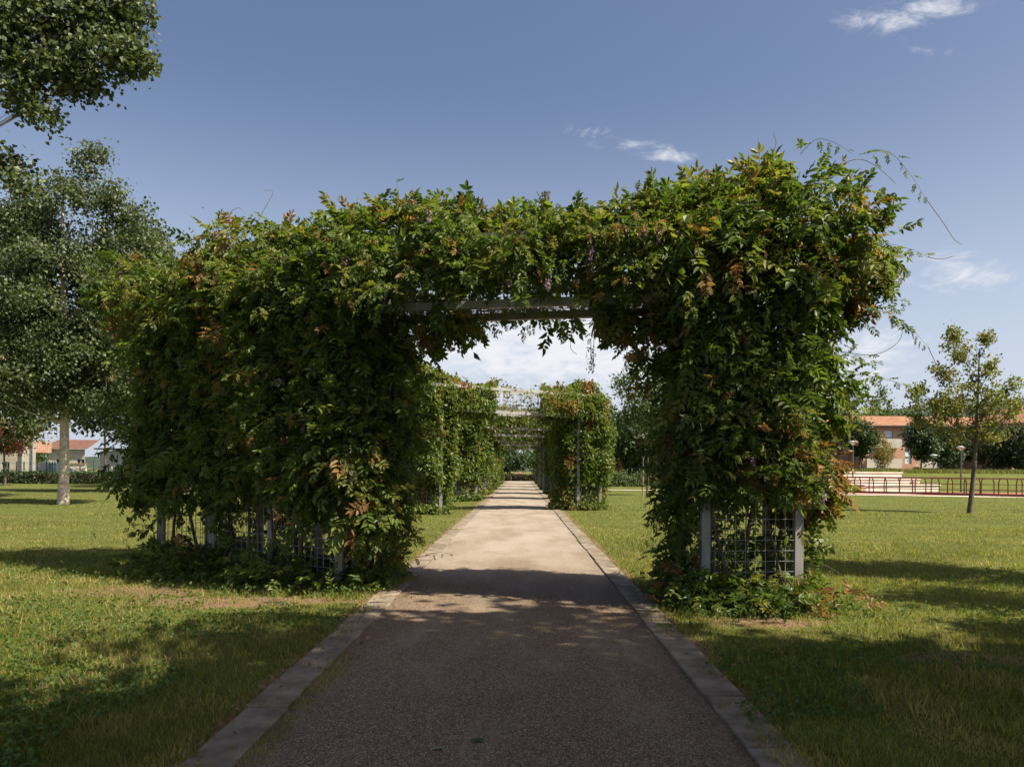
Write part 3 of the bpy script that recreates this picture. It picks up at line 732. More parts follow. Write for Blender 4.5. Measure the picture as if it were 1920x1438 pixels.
# dried seed clusters under the lintel
for (px, py, L_, Yd) in ((822, 585, .42, 9.9), (1108, 640, .4, 9.6), (1150, 590, .3, 9.7)):
    p = np.array(at(px, py, Yd)); a = Acc(); a.tube([p, p + (0, 0, -L_ * .5), p + (.02, 0, -L_)], .004, 4, (.06, .04, .025))
    n = int(60 * L_ / .4); P = p + np.c_[rng.normal(0, .028, (n, 2)), -rng.uniform(.15, 1, n) * L_]; simple_cards(a, P, .045, np.tile((.07, .05, .03), (n, 1)), asp=.35); obj('seed_cluster', a, M_leaf, rootL if px < 1000 else rootR)
build_leaves(rootL, LL, 300); build_leaves(rootR, LR, 300)
obj('shoot', stL, M_stem, rootL, kind='stuff'); obj('shoot', stR, M_stem, rootR, kind='stuff')

# ---------------------------------------------- farther arches
FAR = [([(-5.4, 26.9), (-4.1, 26.7), (-2.75, 26.9)], [(2.28, 30.2), (3.22, 30.9)], 1.0),
       ([(-4.3, 37.2), (-3.1, 37.6), (-2.15, 38.2)], [(1.95, 40.6), (3.0, 40.9)], 1.0),
       ([(-4.2, 46.2), (-3.0, 46.8), (-2.1, 47.2)], [(1.95, 49.0), (3.0, 49.5)], 1.0),
       ([(-4.2, 56.0), (-3.0, 56.4), (-2.1, 57.0)], [(1.95, 58.3), (3.0, 58.8)], 1.0),
       ([(-4.2, 66.0), (-3.0, 66.4), (-2.1, 67.0)], [(2.0, 68.0), (3.0, 68.4)], 1.0),
       ([(-4.2, 79.0), (-3.0, 79.2), (-2.1, 79.6)], [(2.0, 80.6), (3.0, 81.0)], 1.0)]
ORD = ['second', 'third', 'fourth', 'fifth', 'sixth', 'farthest']
for ai, (l, r, dp) in enumerate(FAR):
    A = Arch(l, r, dp)
    arch_frame(A, '%s steel arch %s the path, pale lintel between leafy legs' % (ORD[ai], 'along' if ai else 'down'), .15, .009 if ai == 0 else .012)
    def topf(P, A=A, ai=ai):
        x = P[:, 0]; return np.interp(x, [-5.5, -2.6, -1.6, 1.3, 2.2, 3.4], [.5, .55, .05, .05, .35, .45])
    P, Nn = arch_surface(A, 0, len(A.segs), 1300 if ai == 0 else (700 if ai == 1 else 450), 60 + ai, topf, lambda e: (lambda P: .42 + .2 * P[:, 2] / 4.5))
    lint = (P[:, 0] > l[-1][0] + .45) & (P[:, 0] < r[0][0] - .35)
    z = P[:, 2]; kp = np.ones(len(P))
    ln = vnoise(P, 1.4, 90 + ai)
    if ai == 0: kp = np.where(lint, np.where((P[:, 0] > -.9) & (P[:, 0] < .8), np.where(Nn[:, 1] > .3, .08, .012), .5), kp)
    else: kp = np.where(lint, np.where(ln > .38, .8, .2) * (z > A.zb + (.1 if ai % 2 else .25)), kp)
    nz_ = vnoise(P, 1.3, 33 + ai)
    kp = np.where((z < 1.05 + .5 * (nz_ - .5)) & (z > .3) & ~lint & (Nn[:, 1] < -.2), .10, kp)
    kp = np.where((z < .8) & (z > .3) & ~lint & (Nn[:, 1] >= -.2), .4, kp)
    P, Nn = P[rng.random(len(P)) < kp], Nn[:0]
    n = len(P); top = np.clip((P[:, 2] - 3.6) / 1.0, 0, 1)
    for side in (0, 1):
        msk = (P[:, 0] > 0) if side else (P[:, 0] <= 0)
        lab = '%s wisteria clothing the %s leg of the %s arch along the path' % ('green' if side else 'dense green', 'right' if side else 'left', ORD[ai])
        root = thing('wisteria_vine', lab, 'climbing plant', 'wisteria vines growing over the arches')
        Q = P[msk]; acc = Acc()
        # clusters of leaflets
        cc = pick_cols(Q, top[msk], .17 if ai == 0 else .12, 40 + ai)
        simple_cards(acc, Q, .15 if ai == 0 else (.19 if ai == 1 else .24), cc, asp=.5)
        # ragged shoots
        for _ in range(90 if ai == 0 else 30):
            q = Q[rng.integers(0, len(Q))]
            if q[2] < 1.2: continue
            cx = l[-1][0] - 1 if side == 0 else r[0][0] + .5
            d0 = np.array((q[0] - cx, q[1] - (l[1][1] + .5), max(q[2] - 2.4, 0))) + rng.normal(0, .4, 3)
            SP = shoot_path(q, d0, rng.uniform(.3, .9), 8, 1.2)
            PPs = np.repeat(SP, 3, 0) + rng.normal(0, .05, (len(SP) * 3, 3))
            simple_cards(acc, PPs, .12 if ai == 0 else .16, np.tile((GREEN, YEL, BROWN)[rng.choice(3, p=(.5, .3, .2))][0], (len(PPs), 1)), asp=.5)
        # low plants at the foot
        n0 = 700 if ai == 0 else 250
        fx = rng.uniform(l[0][0], l[-1][0] + .3, n0) if side == 0 else rng.uniform(r[0][0] - .3, r[-1][0] + .3, n0)
        fy = np.interp(fx, [p[0] for p in (l if side == 0 else r)], [p[1] for p in (l if side == 0 else r)]) + rng.normal(0.1, .3, n0)
        FP = np.c_[fx, fy, rng.uniform(.02, .32, n0)]
        simple_cards(acc, FP, .11, pick_cols(FP, np.zeros(n0), .1, 3), asp=.5)
        obj('foliage', acc, M_vine, root, kind='stuff')
        for q in range(3):
            p0 = (l[0] if side == 0 else r[0]); p1 = (l[-1] if side == 0 else r[-1]); w = (q + .5) / 3
            x, y = p0[0] + (p1[0] - p0[0]) * w, p0[1] + (p1[1] - p0[1]) * w + .5
            t = np.linspace(0, 1, 8); a = Acc()
            a.tube(np.stack([x + .08 * np.sin(t * 9 + q), y + .08 * np.cos(t * 8), t * 4.4], 1), np.linspace(.035, .015, 8), 5); obj('stem', a, M_bark, root)

# ------------------------------------------------------------------ trees
def make_tree(name, label, cat, base, lobes, trunk_top, tr, nleaf, size, pal, mat=M_leaf, bark=M_bark, clusters=160, sig=.35, group=None, limbs=14, asp=.75, shell=.45, lean=(0, 0), z0=0.0, wexp=1.0, limbr=.38):
    base = np.array((base[0], base[1], z0)); root = thing(name, label, cat, group, tuple(base))
    base0 = base; L = np.array(lobes, float)
    wv = L[:, 3] * L[:, 4] * L[:, 5]; wv = wv ** wexp; wv = wv / wv.sum()
    li = rng.choice(len(L), clusters, p=wv); d_ = unit(rng.normal(0, 1, (clusters, 3)))
    C = L[li, :3] + d_ * L[li, 3:6] * (shell + (1 - shell) * rng.random((clusters, 1)) ** .7)
    trunk_h = trunk_top
    t = np.linspace(0, 1, 12); a = Acc()
    TP = np.stack([lean[0] * t + .05 * np.sin(t * 5), lean[1] * t + .05 * np.cos(t * 4), -.1 + (trunk_h + .1) * t], 1)
    rad = tr * (1 - .82 * t); rad[0] *= 1.15
    a.tube(TP, rad, 12); tk = obj('trunk', a, bark, root, smooth=True)
    order = rng.permutation(clusters); bacc = Acc()
    zlo = (L[:, 2] - L[:, 5]).min()
    for q in order[:limbs]:
        c = C[q]; zs = np.clip(c[2] - rng.uniform(.3, .5) * np.linalg.norm(c[:2]) - .2 * trunk_h * .5, max(zlo * .9, .15 * trunk_h), trunk_h * .92)
        s_ = np.array([np.interp(zs, TP[:, 2], TP[:, 0]), np.interp(zs, TP[:, 2], TP[:, 1]), zs])
        m_ = (s_ + c) / 2 + np.array((0, 0, -.06 * np.linalg.norm(c - s_))) + rng.normal(0, .1, 3)
        tt = np.linspace(0, 1, 7)[:, None]; BP = (1 - tt) ** 2 * s_ + 2 * tt * (1 - tt) * m_ + tt ** 2 * c
        r0 = max(tr * limbr * (1 - zs / (trunk_h * 1.15)), tr * .08)
        a = Acc(); a.tube(BP, np.linspace(r0, r0 * .25, 7), 6); obj('limb', a, bark, root, smooth=True)
        near = np.argsort(np.linalg.norm(C - c, axis=1))[1:6]
        for e in near:
            k0 = BP[rng.integers(3, 6)]; BQ = k0 + (C[e] - k0) * np.linspace(0, 1, 4)[:, None]
            bacc.tube(BQ, np.linspace(r0 * .3, r0 * .08, 4), 4)
    if bacc.n: obj('twigs', bacc, bark, root, kind='stuff')
    ci = rng.integers(0, clusters, nleaf); P = C[ci] + rng.normal(0, sig, (nleaf, 3)) * np.array((1, 1, .85))
    pal = np.array(pal); cv = rng.random(clusters); cols = pal[np.clip(((cv[ci] + rng.normal(0, .22, nleaf)) * len(pal)).astype(int), 0, len(pal) - 1)] * rng.uniform(.8, 1.2, (nleaf, 1))
    a = Acc(); simple_cards(a, P, size, cols, asp=asp); obj('crown', a, mat, root, kind='stuff')
    return root
POP = [(.045, .066, .020), (.058, .082, .024), (.078, .098, .032), (.030, .048, .016)]
DG = [(.022, .040, .014), (.032, .055, .018), (.045, .07, .022)]
MG = [(.045, .075, .018), (.065, .10, .025), (.09, .12, .03)]
YG = [(.12, .145, .028), (.17, .175, .038), (.22, .19, .045)]
pb = ground(117, 946)
def rel(px, py, Y, b, rx, ry, rz):
    p = at(px, py, Y); return (p.x - b[0], p.y - b[1], p.z, rx, ry, rz)
Yp = pb.y
make_tree('poplar_tree', 'poplar with smooth pale trunk and grey-green crown standing on the left lawn', 'tree', (pb.x, pb.y),
          [rel(170, 400, Yp, pb, .95, 1.2, 2.6), rel(210, 430, Yp, pb, .7, 1.0, 1.9), rel(95, 420, Yp + .6, pb, .95, 1.2, 2.1), rel(50, 410, Yp + .3, pb, .8, 1, 1.8), rel(5, 440, Yp + .3, pb, 1.0, 1, 2.0), rel(262, 470, Yp - .3, pb, .6, 1.0, 1.5), rel(292, 500, Yp + .8, pb, .55, 1.0, 1.8),
           rel(130, 560, Yp, pb, 3.0, 2.6, 2.4), rel(20, 600, Yp + .5, pb, 2.0, 2.2, 3.0), rel(235, 590, Yp, pb, 1.6, 1.8, 2.4), rel(60, 700, Yp, pb, 3.4, 2.8, 1.7), rel(200, 690, Yp, pb, 2.6, 2.5, 1.8)],
          13.0, .205, 98000, .125, POP, M_poplar, M_pbark, 420, .30, 'poplars on the left lawn', 30, .8, wexp=.75)
for (px, py, top, w, lab, nl) in ((-40, 932, 380, 3.2, 'poplar crown at the left edge behind the pale-trunked one', 20000), (262, 924, 400, 3.0, 'poplar farther back whose top shows right of the pale-trunked one', 24000),
                                  (400, 916, 410, 3.2, 'distant poplar whose tips peek over the vine wall', 14000)):
    g = ground(px, py); zt = H + (VY + ROLL * (px - VX) - top) * g.y / F
    make_tree('poplar_tree', lab, 'tree', (g.x, g.y), [(0, 0, zt * .62, w, w, zt * .36), (-w * .55, .5, zt * .5, w * .7, w * .7, zt * .3), (w * .6, 0, zt * .52, w * .65, w * .7, zt * .28), (0, 0, zt * .34, w * 1.2, w * 1.1, zt * .16)],
              zt * .8, .22, int(nl * 1.4), .19, POP, M_poplar, M_pbark, 200, .42, 'poplars on the left lawn', 14, .8)
# poplar whose branches enter at top left
nb = (-11.6, 11.5)
make_tree('poplar_tree', 'near poplar whose leafy branches reach in at the upper left corner', 'tree', nb,
          [rel(60, 30, 11.2, nb, .85, .8, .50), rel(160, 50, 11.4, nb, .6, .6, .34), rel(225, 12, 11.5, nb, .42, .5, .22), rel(205, 112, 11.3, nb, .62, .4, .13), rel(245, 108, 11.3, nb, .3, .3, .09), rel(90, 125, 11.2, nb, .6, .6, .26), rel(150, 150, 11.2, nb, .3, .4, .16),
           rel(50, 180, 11.0, nb, .28, .35, .10), rel(90, 215, 11.0, nb, .12, .2, .06), rel(5, 100, 11.0, nb, .4, .5, .30), rel(5, 300, 11.0, nb, .12, .2, .07), rel(50, 350, 10.8, nb, .12, .15, .06), (0, 0, 10.5, 3.8, 3.4, 3.5), (-1.5, 1, 7.2, 3.2, 2.8, 2)],
          13.5, .24, 50000, .075, POP, M_poplar, M_pbark, 700, .13, 'poplars on the left lawn', 34, .85, wexp=.42, limbr=.13)
# shade trees beside and behind the viewer, right of the frame
make_tree('poplar_tree', 'large poplar right of the viewpoint, its shade covering the near path', 'tree', (7.9, 1.7),
          [(-2.2, 2.2, 8.6, 2.0, 2.4, 1.9), (-4.6, 1.1, 8.7, 1.7, 1.8, 1.2), (.4, 2.2, 11.2, 1.8, 2.2, 1.8), (.6, -1.2, 8.6, 4.4, 3.6, 3.2), (.2, -2.0, 11.0, 2.4, 2.8, 2.2), (2.5, 0, 9.5, 2.6, 2.6, 3.0), (3.0, -.5, 6.2, 2.6, 2.2, 1.4)], 12.5, .3, 34000, .22, POP, M_poplar, M_pbark, 420, .42, 'trees shading the near lawn', 20, .9)
make_tree('poplar_tree', 'second large poplar right of the viewpoint, behind the first', 'tree', (4.6, -4.2),
          [(-1.0, .9, 8.4, 3.6, 3.0, 3.0), (1.2, 0, 10.5, 3.0, 2.6, 2.8), (.6, 3.0, 7.2, 2.2, 2.0, 1.0)], 12, .28, 18000, .22, POP, M_poplar, M_pbark, 260, .42, 'trees shading the near lawn', 16, .9)
for (bx, by, h_, rx, lab) in ((9.6, 11.0, 7.2, 1.15, 'slim young tree right of the frame by the pillar'), (10.6, 7.6, 8.0, 1.15, 'slim young tree right of the frame, nearer the path'), (10.2, 5.6, 7.6, .95, 'slim young tree right of the frame, nearest the viewpoint')):
    make_tree('young_tree', lab, 'tree', (bx, by), [(0, 0, h_ * .62, rx, rx, h_ * .34)], h_ * .9, .07, 6500, .15, MG, M_leaf, M_bark, 70, .24, 'trees shading the near lawn', 8, .6)

# young maple at right
g = ground(1819, 963)
make_tree('young_tree', 'young tree with light green open crown on the right lawn', 'tree', (g.x, g.y),
          [rel(1812, 740, g.y, g, 1.35, 1.3, .95), rel(1750, 770, g.y, g, .95, .9, .65), rel(1870, 760, g.y, g, 1.0, .9, .75), rel(1800, 655, g.y, g, .55, .5, .6), rel(1845, 690, g.y, g, .55, .55, .7), rel(1830, 810, g.y, g, 1.25, 1.1, .5), rel(1788, 625, g.y, g, .14, .16, .42), rel(1850, 640, g.y, g, .2, .2, .35), rel(1725, 735, g.y, g, .4, .4, .25), rel(1900, 720, g.y, g, .4, .4, .3), rel(1765, 700, g.y, g, .45, .45, .4)],
          6.4, .10, 7600, .135, YG, M_leaf, M_bark, 190, .13, 'young trees on the lawns', 26, .5, .25, (.35, 0), wexp=.5)
# young tree with stake right of the path
g = ground(1213, 930)
make_tree('young_tree', 'young leafy tree with a stake seen past the right pillar', 'tree', (g.x, g.y),
          [rel(1215, 760, g.y, g, 1.7, 1.6, 1.3), rel(1170, 725, g.y, g, .8, .9, .6), rel(1200, 690, g.y, g, .7, .8, .8), rel(1240, 800, g.y, g, 1.4, 1.2, .9), rel(1235, 700, g.y, g, 1.0, 1, .9)],
          5.4, .07, 7500, .17, MG, M_leaf, M_bark, 110, .26, 'young trees on the lawns', 12, .5)
st = thing('tree_stake', 'wooden stake beside the young tree past the right pillar', 'stake', None, (g.x - .25, g.y, 0))
a = Acc(); a.tube([(0, 0, -.2), (0, 0, 2.4)], .045, 8); obj('pole', a, M_stake, st)
a = Acc(); a.bar((0, 0, 2.1), (.25, 0, 2.1), .03, .05); obj('tie', a, M_tyre, st)
# dark trees behind, centre right
for i, (px, Y, w, top, pal, lab) in enumerate(((1180, 84, 5.0, 760, DG, 'dark broad tree behind the play posts'), (1255, 92, 5.5, 755, DG, 'dark spreading tree right of the play posts'), (1105, 104, 4.5, 790, DG, 'dark tree behind the second arch'),
                                             (1620, 150, 7, 722, MG, 'round tree rising behind the salmon house at left'), (1670, 155, 6, 740, MG, 'lower tree rising behind the salmon house roof'), (1560, 150, 8, 750, DG, 'dark tree beside the salmon house'),
                                             (1340, 110, 6, 770, DG, 'dark tree hidden behind the right pillar'), (1440, 115, 6, 770, DG, 'dark tree left of the salmon house behind the pillar'))):
    x = at(px, 879, Y).x; zt = H + (VY + ROLL * (px - VX) - top) * Y / F
    make_tree('broadleaf_tree', lab, 'tree', (x, Y), [(0, 0, zt * .6, w, w, zt * .38), (w * .5, 0, zt * .45, w * .7, w * .7, zt * .3), (-w * .5, 0, zt * .5, w * .6, w * .6, zt * .3)],
              zt * .7, .25, 4500, .55, pal, M_leaf, M_bark, 110, .6, 'broadleaf trees in the background', 6, .7)
for i, (px, Y, w, top, pal, lab) in enumerate(((945, 108, 3.5, 850, DG, 'rounded dark tree beyond the end of the path'), (1000, 112, 5, 846, MG, 'lighter tree beyond the end of the path'), (900, 112, 5, 830, DG, 'tall dark tree beyond the path at left'),
                                               (196, 70, 4.6, 680, DG, 'dark high-crowned tree before the grey shed'), (60, 140, 5, 826, MG, 'green tree beyond the distant tiled house'))):
    x = at(px, 879, Y).x; zt = H + (VY + ROLL * (px - VX) - top) * Y / F
    make_tree('broadleaf_tree', lab, 'tree', (x, Y), [(0, 0, zt * .70, w, w, zt * .28), (w * .4, 0, zt * .66, w * .7, w * .7, zt * .22), (-w * .45, 0, zt * .66, w * .6, w * .6, zt * .22)],
              zt * .7, .14, 3200, .38, pal, M_leaf, M_bark, 80, .5, 'broadleaf trees in the background', 8, .7)
x = at(8, 879, 60).x
make_tree('plum_tree', 'red-leaved plum tree at the left edge before the pale house', 'tree', (x, 60), [(0, 0, 4.2, 2.2, 2, 1.5), (1.0, 0, 3.4, 1.2, 1.2, .9), (-.8, 0, 3.2, 1.3, 1.3, .9)], 3.6, .12, 5000, .16,
          [(.10, .018, .015), (.15, .035, .02), (.06, .03, .015), (.06, .06, .02)], M_leaf, M_bark, 90, .28, None, 8, .7)

# hedges and bushes
def leaf_block(name, label, cat, lo, hi, n, size, pal, ang=0, kind=None, top_noise=.1, group=None):
    root = thing(name, label, cat, group)
    lo = np.array(lo, float); hi = np.array(hi, float)
    P = lo + rng.random((n, 3)) * (hi - lo)
    ax = rng.integers(0, 3, n); s_ = rng.random(n) < .5
    fz = rng.random(n) < .8
    P[fz & (ax == 0), 0] = np.where(s_, lo[0], hi[0])[fz & (ax == 0)]; P[fz & (ax == 1), 1] = lo[1]; P[fz & (ax == 2), 2] = hi[2]
    P += rng.normal(0, size * .35, (n, 3)); P[:, 2] = np.maximum(P[:, 2] + (vnoise(P, .8, 5) - .5) * top_noise * 2, .02)
    a = Acc(); simple_cards(a, P, size, np.array(pal)[rng.integers(0, len(pal), n)], asp=.7); obj('foliage', a, M_leaf, root, kind='stuff')
    a = Acc(); a.box(lo + (.15, .15, 0) * np.array(1.), hi - np.array((.15, .15, .15))); obj('twig_core', a, M_bark, root)
    return root
leaf_block('hedge', 'low dark clipped hedge across the far left lawn', 'hedge', (-46, 66, 0), (-17.5, 67.2, .95), 16000, .16, DG)
leaf_block('hedge', 'long clipped hedge closing the far end of the path', 'hedge', (-.9, 101.5, 0), (6, 102.6, .85), 5000, .16, [(.035, .04, .012), (.06, .05, .02)])
leaf_block('hedge', 'short clipped hedge left of the far end of the path', 'hedge', (-4.5, 101.2, 0), (-1.3, 102.4, .9), 2500, .16, [(.035, .04, .012), (.06, .05, .02)])
def mound(name, label, cat, c, rad, n, size, pal, group=None):
    root = thing(name, label, cat, group, (c[0], c[1], 0)); d_ = unit(rng.normal(0, 1, (n, 3))); d_[:, 2] = np.abs(d_[:, 2])
    P = d_ * np.array(rad) * (.65 + .35 * rng.random((n, 1))) * (.8 + .4 * vnoise(d_ * 3 + c[0], 1, 3))[:, None]
    a = Acc(); simple_cards(a, P, size, np.array(pal)[rng.integers(0, len(pal), n)] * rng.uniform(.8, 1.2, (n, 1)), asp=.5); obj('foliage', a, M_leaf, root, kind='stuff')
    for q in range(5):
        e = rng.normal(0, .3, 3) * np.array(rad); a = Acc(); a.tube([(e[0] * .2, e[1] * .2, 0), (e[0] * .6, e[1] * .6, rad[2] * .4), (e[0], e[1], rad[2] * .75)], (.03, .02, .01), 5); obj('stem', a, M_bark, root)
    return root
for (px, py, w, h_, lab) in ((1160, 912, 2.2, 1.3, 'rough bright green bush below the play posts'), (1215, 912, 2.4, 1.45, 'rough green bush behind the tree stake'), (1270, 910, 2.2, 1.2, 'rough green bush close to the right pillar'), (1135, 908, 1.5, 1.0, 'small bush beside the second arch')):
    g = ground(px, py); mound('bush', lab, 'bush', (g.x, g.y), (w, 1.5, h_), 2600, .20, [(.06, .085, .022), (.08, .105, .028), (.05, .07, .02)], 'bushes before the play area')
# yellow shrub and round dark trees before the salmon house
BZ = 1.5
x = at(1655, 879, 88).x
make_tree('yellow_shrub', 'loose yellow-green shrub before the salmon house', 'shrub', (x, 88), [(0, 0, 2.6, 1.35, 1.3, 1.7), (0, 0, 1.4, 1.1, 1, 1.1)], 3.6, .05, 2600, .17, [(.20, .15, .035), (.14, .13, .03), (.26, .19, .05)], M_leaf, M_bark, 80, .22, None, 8, .6, z0=BZ)
for (px, Y, cy, w, hz, lab) in ((1612, 86, 820, 1.8, 2.1, 'round dark tree by the left street lamp'), (1727, 84, 825, 1.75, 2.2, 'round dark tree left of the middle street lamp'), (1765, 86, 840, 2.2, 2.3, 'low-branching dark tree behind the middle street lamp'),
                                (1800, 88, 832, 1.5, 1.8, 'dark tree behind the right street lamp'), (1862, 86, 842, 2.4, 2.5, 'broad dark tree right of the young tree'), (1912, 84, 838, 2.3, 2.6, 'dark tree at the right edge of the view')):
    p = at(px, cy, Y)
    make_tree('round_tree', lab, 'tree', (p.x, Y), [(0, 0, p.z - BZ, w, w, hz), (w * .3, 0, p.z - BZ - .6, w * .8, w * .8, hz * .7)], (p.z - BZ) + .6, .10, 3800, .28, DG, M_leaf, M_bark, 90, .30, 'round dark trees before the salmon house', 6, .7, z0=BZ)

# ------------------------------------------------------------------ terrain pieces at right
a = Acc()
bx0, bx1 = 24, 170
a.add([(bx0, 64.5, -.05), (bx1, 64.5, -.05), (bx1, 69, BZ), (bx0 + 2, 69, BZ), (bx1, 220, BZ), (bx0 + 2, 220, BZ), (bx0, 220, -.05)], Q=[(0, 1, 2, 3), (3, 2, 4, 5), (0, 3, 5, 6)])
obj('grass_bank', a, M_lawn, kind='structure')
a = Acc(); hx = np.linspace(-500, 900, 60)
hz = 14 + 14 * vnoise(np.c_[hx, hx * 0, hx * 0], .012, 5) + 3 * vnoise(np.c_[hx, hx * 0, hx * 0], .06, 6); hz += np.interp(hx, [-500, 0, 100, 350, 900], [-22, -20, -6, 30, 40])
V = np.concatenate([np.c_[hx, np.full(60, 430), np.full(60, -1)], np.c_[hx, np.full(60, 520), hz], np.c_[hx, np.full(60, 700), hz * .4]])
i = np.arange(59)
a.add(V, Q=np.concatenate([np.stack([i, i + 1, i + 61, i + 60], 1), np.stack([i + 60, i + 61, i + 121, i + 120], 1)]))
obj('hills', a, M_hill, smooth=True, kind='structure')
# red sports court
c0, c1 = ground(1560, 925.5), ground(1990, 935)
a = Acc(); a.add([(22.5, 61, .05), (62, 58, .05), (62, 48, .05), (22.5, 53, .05)], Q=[(0, 3, 2, 1)]); obj('court', a, M_court, kind='structure')
a = Acc(); a.add([(22, 52.4, .02), (64, 41.2, .02), (64, 50, .06), (22, 55, .06)], Q=[(0, 1, 2, 3)]); obj('court_apron', a, M_whiteconc, kind='structure')

# concrete seating steps
bl = thing('seating_steps', 'pale concrete seating steps behind the red railing', 'seating')
bl.location = (at(1609, 890, 60).x, 60, 0); bl.rotation_euler = (0, 0, R(27))
for (x0, x1, y_, z1_) in ((-.9, 7.6, 1.9, 1.50), (0, 8.6, .95, .98), (.7, 9.8, 0, .50)):
    a = Acc(); a.box((x0, y_, 0), (x1, y_ + 1.6, z1_)); obj('step', a, M_whiteconc, bl)
    a = Acc(); a.box((x0 - .05, y_ - .10, z1_ + .002), (x1 + .05, y_ + .8, z1_ + .08)); obj('tread', a, M_whiteconc, bl)
for (x0, y_, z) in ((-.7, .6, .85), (.0, -.2, .42), (7.4, .7, .8)):
    a = Acc(); a.box((x0, y_, 0), (x0 + .65, y_ + .34, z)); obj('side_block', a, M_brick, bl)
# railings
def railing(label, pts, h_, lean, kerbh):
    root = thing('metal_railing', label, 'railing', 'red railings round the sunken court')
    pts = [np.array(p) for p in pts]
    for p in pts:
        a = Acc(); a.tube([(p[0], p[1], -.05), (p[0], p[1], h_ * .72), (p[0] + lean * .4, p[1], h_ * .88), (p[0] + lean, p[1], h_)], .038, 6); obj('post', a, M_red, root)
    for z in (h_, h_ * .66, h_ * .34):
        ls = lean * (1 if z == h_ else 0)
        a = Acc(); a.tube([(p[0] + ls, p[1], z) for p in pts], .036 if z == h_ else .022, 6); obj('rail', a, M_red, root)
    a = Acc()
    for p, q in zip(pts[:-1], pts[1:]): a.bar((*(p + (0, -.1)), kerbh / 2), (*(q + (0, -.1)), kerbh / 2), .12, kerbh)
    obj('base_kerb', a, M_red, root)
g0, g1 = ground(1548, 924), ground(2010, 934.5)
n = 15; railing('near red metal railing edging the right lawn', [(g0.x + (g1.x - g0.x) * i / n, g0.y + (g1.y - g0.y) * i / n) for i in range(n + 1)], 1.22, .1, .2)
railing('far red metal railing with bent posts on the other side of the court', [(at(1590 + i * 21, 900, 1).x * 57, 57 - i * .25) for i in range(24)], 1.15, -.10, .1)

# street lamps
for (px, Y, top, lab) in ((1599, 62, 828, 'grey street lamp with flat shade left of the seating steps'), (1802, 61, 838, 'grey street lamp with flat shade behind the young tree'), (1750, 80, 853, 'farthest small street lamp among the dark trees')):
    x = at(px, 879, Y).x; zt = at(px, top, Y).z; root = thing('street_lamp', lab, 'street lamp', 'street lamps round the court', (x, Y, 0))
    a = Acc(); a.tube([(0, 0, 0), (0, 0, zt - .25)], (.07, .05), 8); obj('pole', a, M_lamp, root)
    a = Acc(); a.lathe((0, 0, zt - .3), [(.06, 0), (.12, .08), (.36, .24), (.38, .30), (.20, .36), (0, .38)], 16); obj('lamp_head', a, M_tin, root, smooth=True)

# ------------------------------------------------------------------ buildings
def wallface(acc, O, U, W_, Hh, holes, depth=.18):
    """rectangular wall in the plane O + u*U + z, with openings (u0,u1,z0,z1) and reveals; outward normal is U x Z"""
    O = np.array(O, float); U = unit(np.array(U, float)); Z = np.array((0, 0, 1.)); Nn = np.cross(U, Z)
    us = sorted({0, W_} | {h[0] for h in holes} | {h[1] for h in holes}); zs = sorted({0, Hh} | {h[2] for h in holes} | {h[3] for h in holes})
    for i in range(len(us) - 1):
        for j in range(len(zs) - 1):
            cu, cz = (us[i] + us[i + 1]) / 2, (zs[j] + zs[j + 1]) / 2
            if any(h[0] < cu < h[1] and h[2] < cz < h[3] for h in holes): continue
            acc.add([O + U * u_ + Z * z for u_, z in ((us[i], zs[j]), (us[i + 1], zs[j]), (us[i + 1], zs[j + 1]), (us[i], zs[j + 1]))], Q=[(0, 1, 2, 3)])
    for (u0, u1, z0, z1) in holes:
        c = [O + U * u_ + Z * z for u_, z in ((u0, z0), (u1, z0), (u1, z1), (u0, z1))]; d_ = [p - Nn * depth for p in c]
        acc.add(c + d_, Q=[(0, 4, 5, 1), (1, 5, 6, 2), (2, 6, 7, 3), (3, 7, 4, 0)])
def windows(root, O, U, holes, depth=.14, pane=None):
    O = np.array(O, float); U = unit(np.array(U, float)); Z = np.array((0, 0, 1.)); Nn = np.cross(U, Z)
    for (u0, u1, z0, z1) in holes:
        a = Acc(); fw = .08
        for (p, q) in (((u0, z0 + fw / 2), (u1, z0 + fw / 2)), ((u0, z1 - fw / 2), (u1, z1 - fw / 2)), ((u0 + fw / 2, z0 + fw), (u0 + fw / 2, z1 - fw)), ((u1 - fw / 2, z0 + fw), (u1 - fw / 2, z1 - fw)), ((u0 + fw, (z0 + z1) / 2), (u1 - fw, (z0 + z1) / 2))):
            a.bar(O + U * p[0] + Z * p[1] - Nn * depth * .7, O + U * q[0] + Z * q[1] - Nn * depth * .7, .07, fw)
        w = obj('window', a, M_frame, root)
        a = Acc(); a.add([O + U * u_ + Z * z - Nn * depth for u_, z in ((u0, z0), (u1, z0), (u1, z1), (u0, z1))], Q=[(0, 1, 2, 3)]); obj('pane', a, pane or M_shutter, w)
def tiled_slope(acc, O, U, S_, W_, pitch=.28, amp=.05):
    """ridged roof slope: O eaves corner, U along eaves, S_ vector up the slope"""
    O = np.array(O, float); U = unit(np.array(U, float)); S_ = np.array(S_, float); Nn = unit(np.cross(U, S_)); n = int(W_ / pitch) * 4; u_ = np.linspace(0, W_, n + 1)
    off = amp * np.abs(np.sin(np.arange(n + 1) * math.pi / 4)) ; rows = 3
    V = np.concatenate([O + U * u_[:, None] + S_ * (r_i / rows) + Nn * (off + (.02 * r_i * 0))[:, None] for r_i in range(rows + 1)])
    i = np.arange(n); Q = np.concatenate([np.stack([i + r_i * (n + 1), i + 1 + r_i * (n + 1), i + 1 + (r_i + 1) * (n + 1), i + (r_i + 1) * (n + 1)], 1) for r_i in range(rows)])
    acc.add(V, Q=Q)
hs = thing('salmon_house', 'two-storey salmon house with terracotta roof beyond the court', 'house')
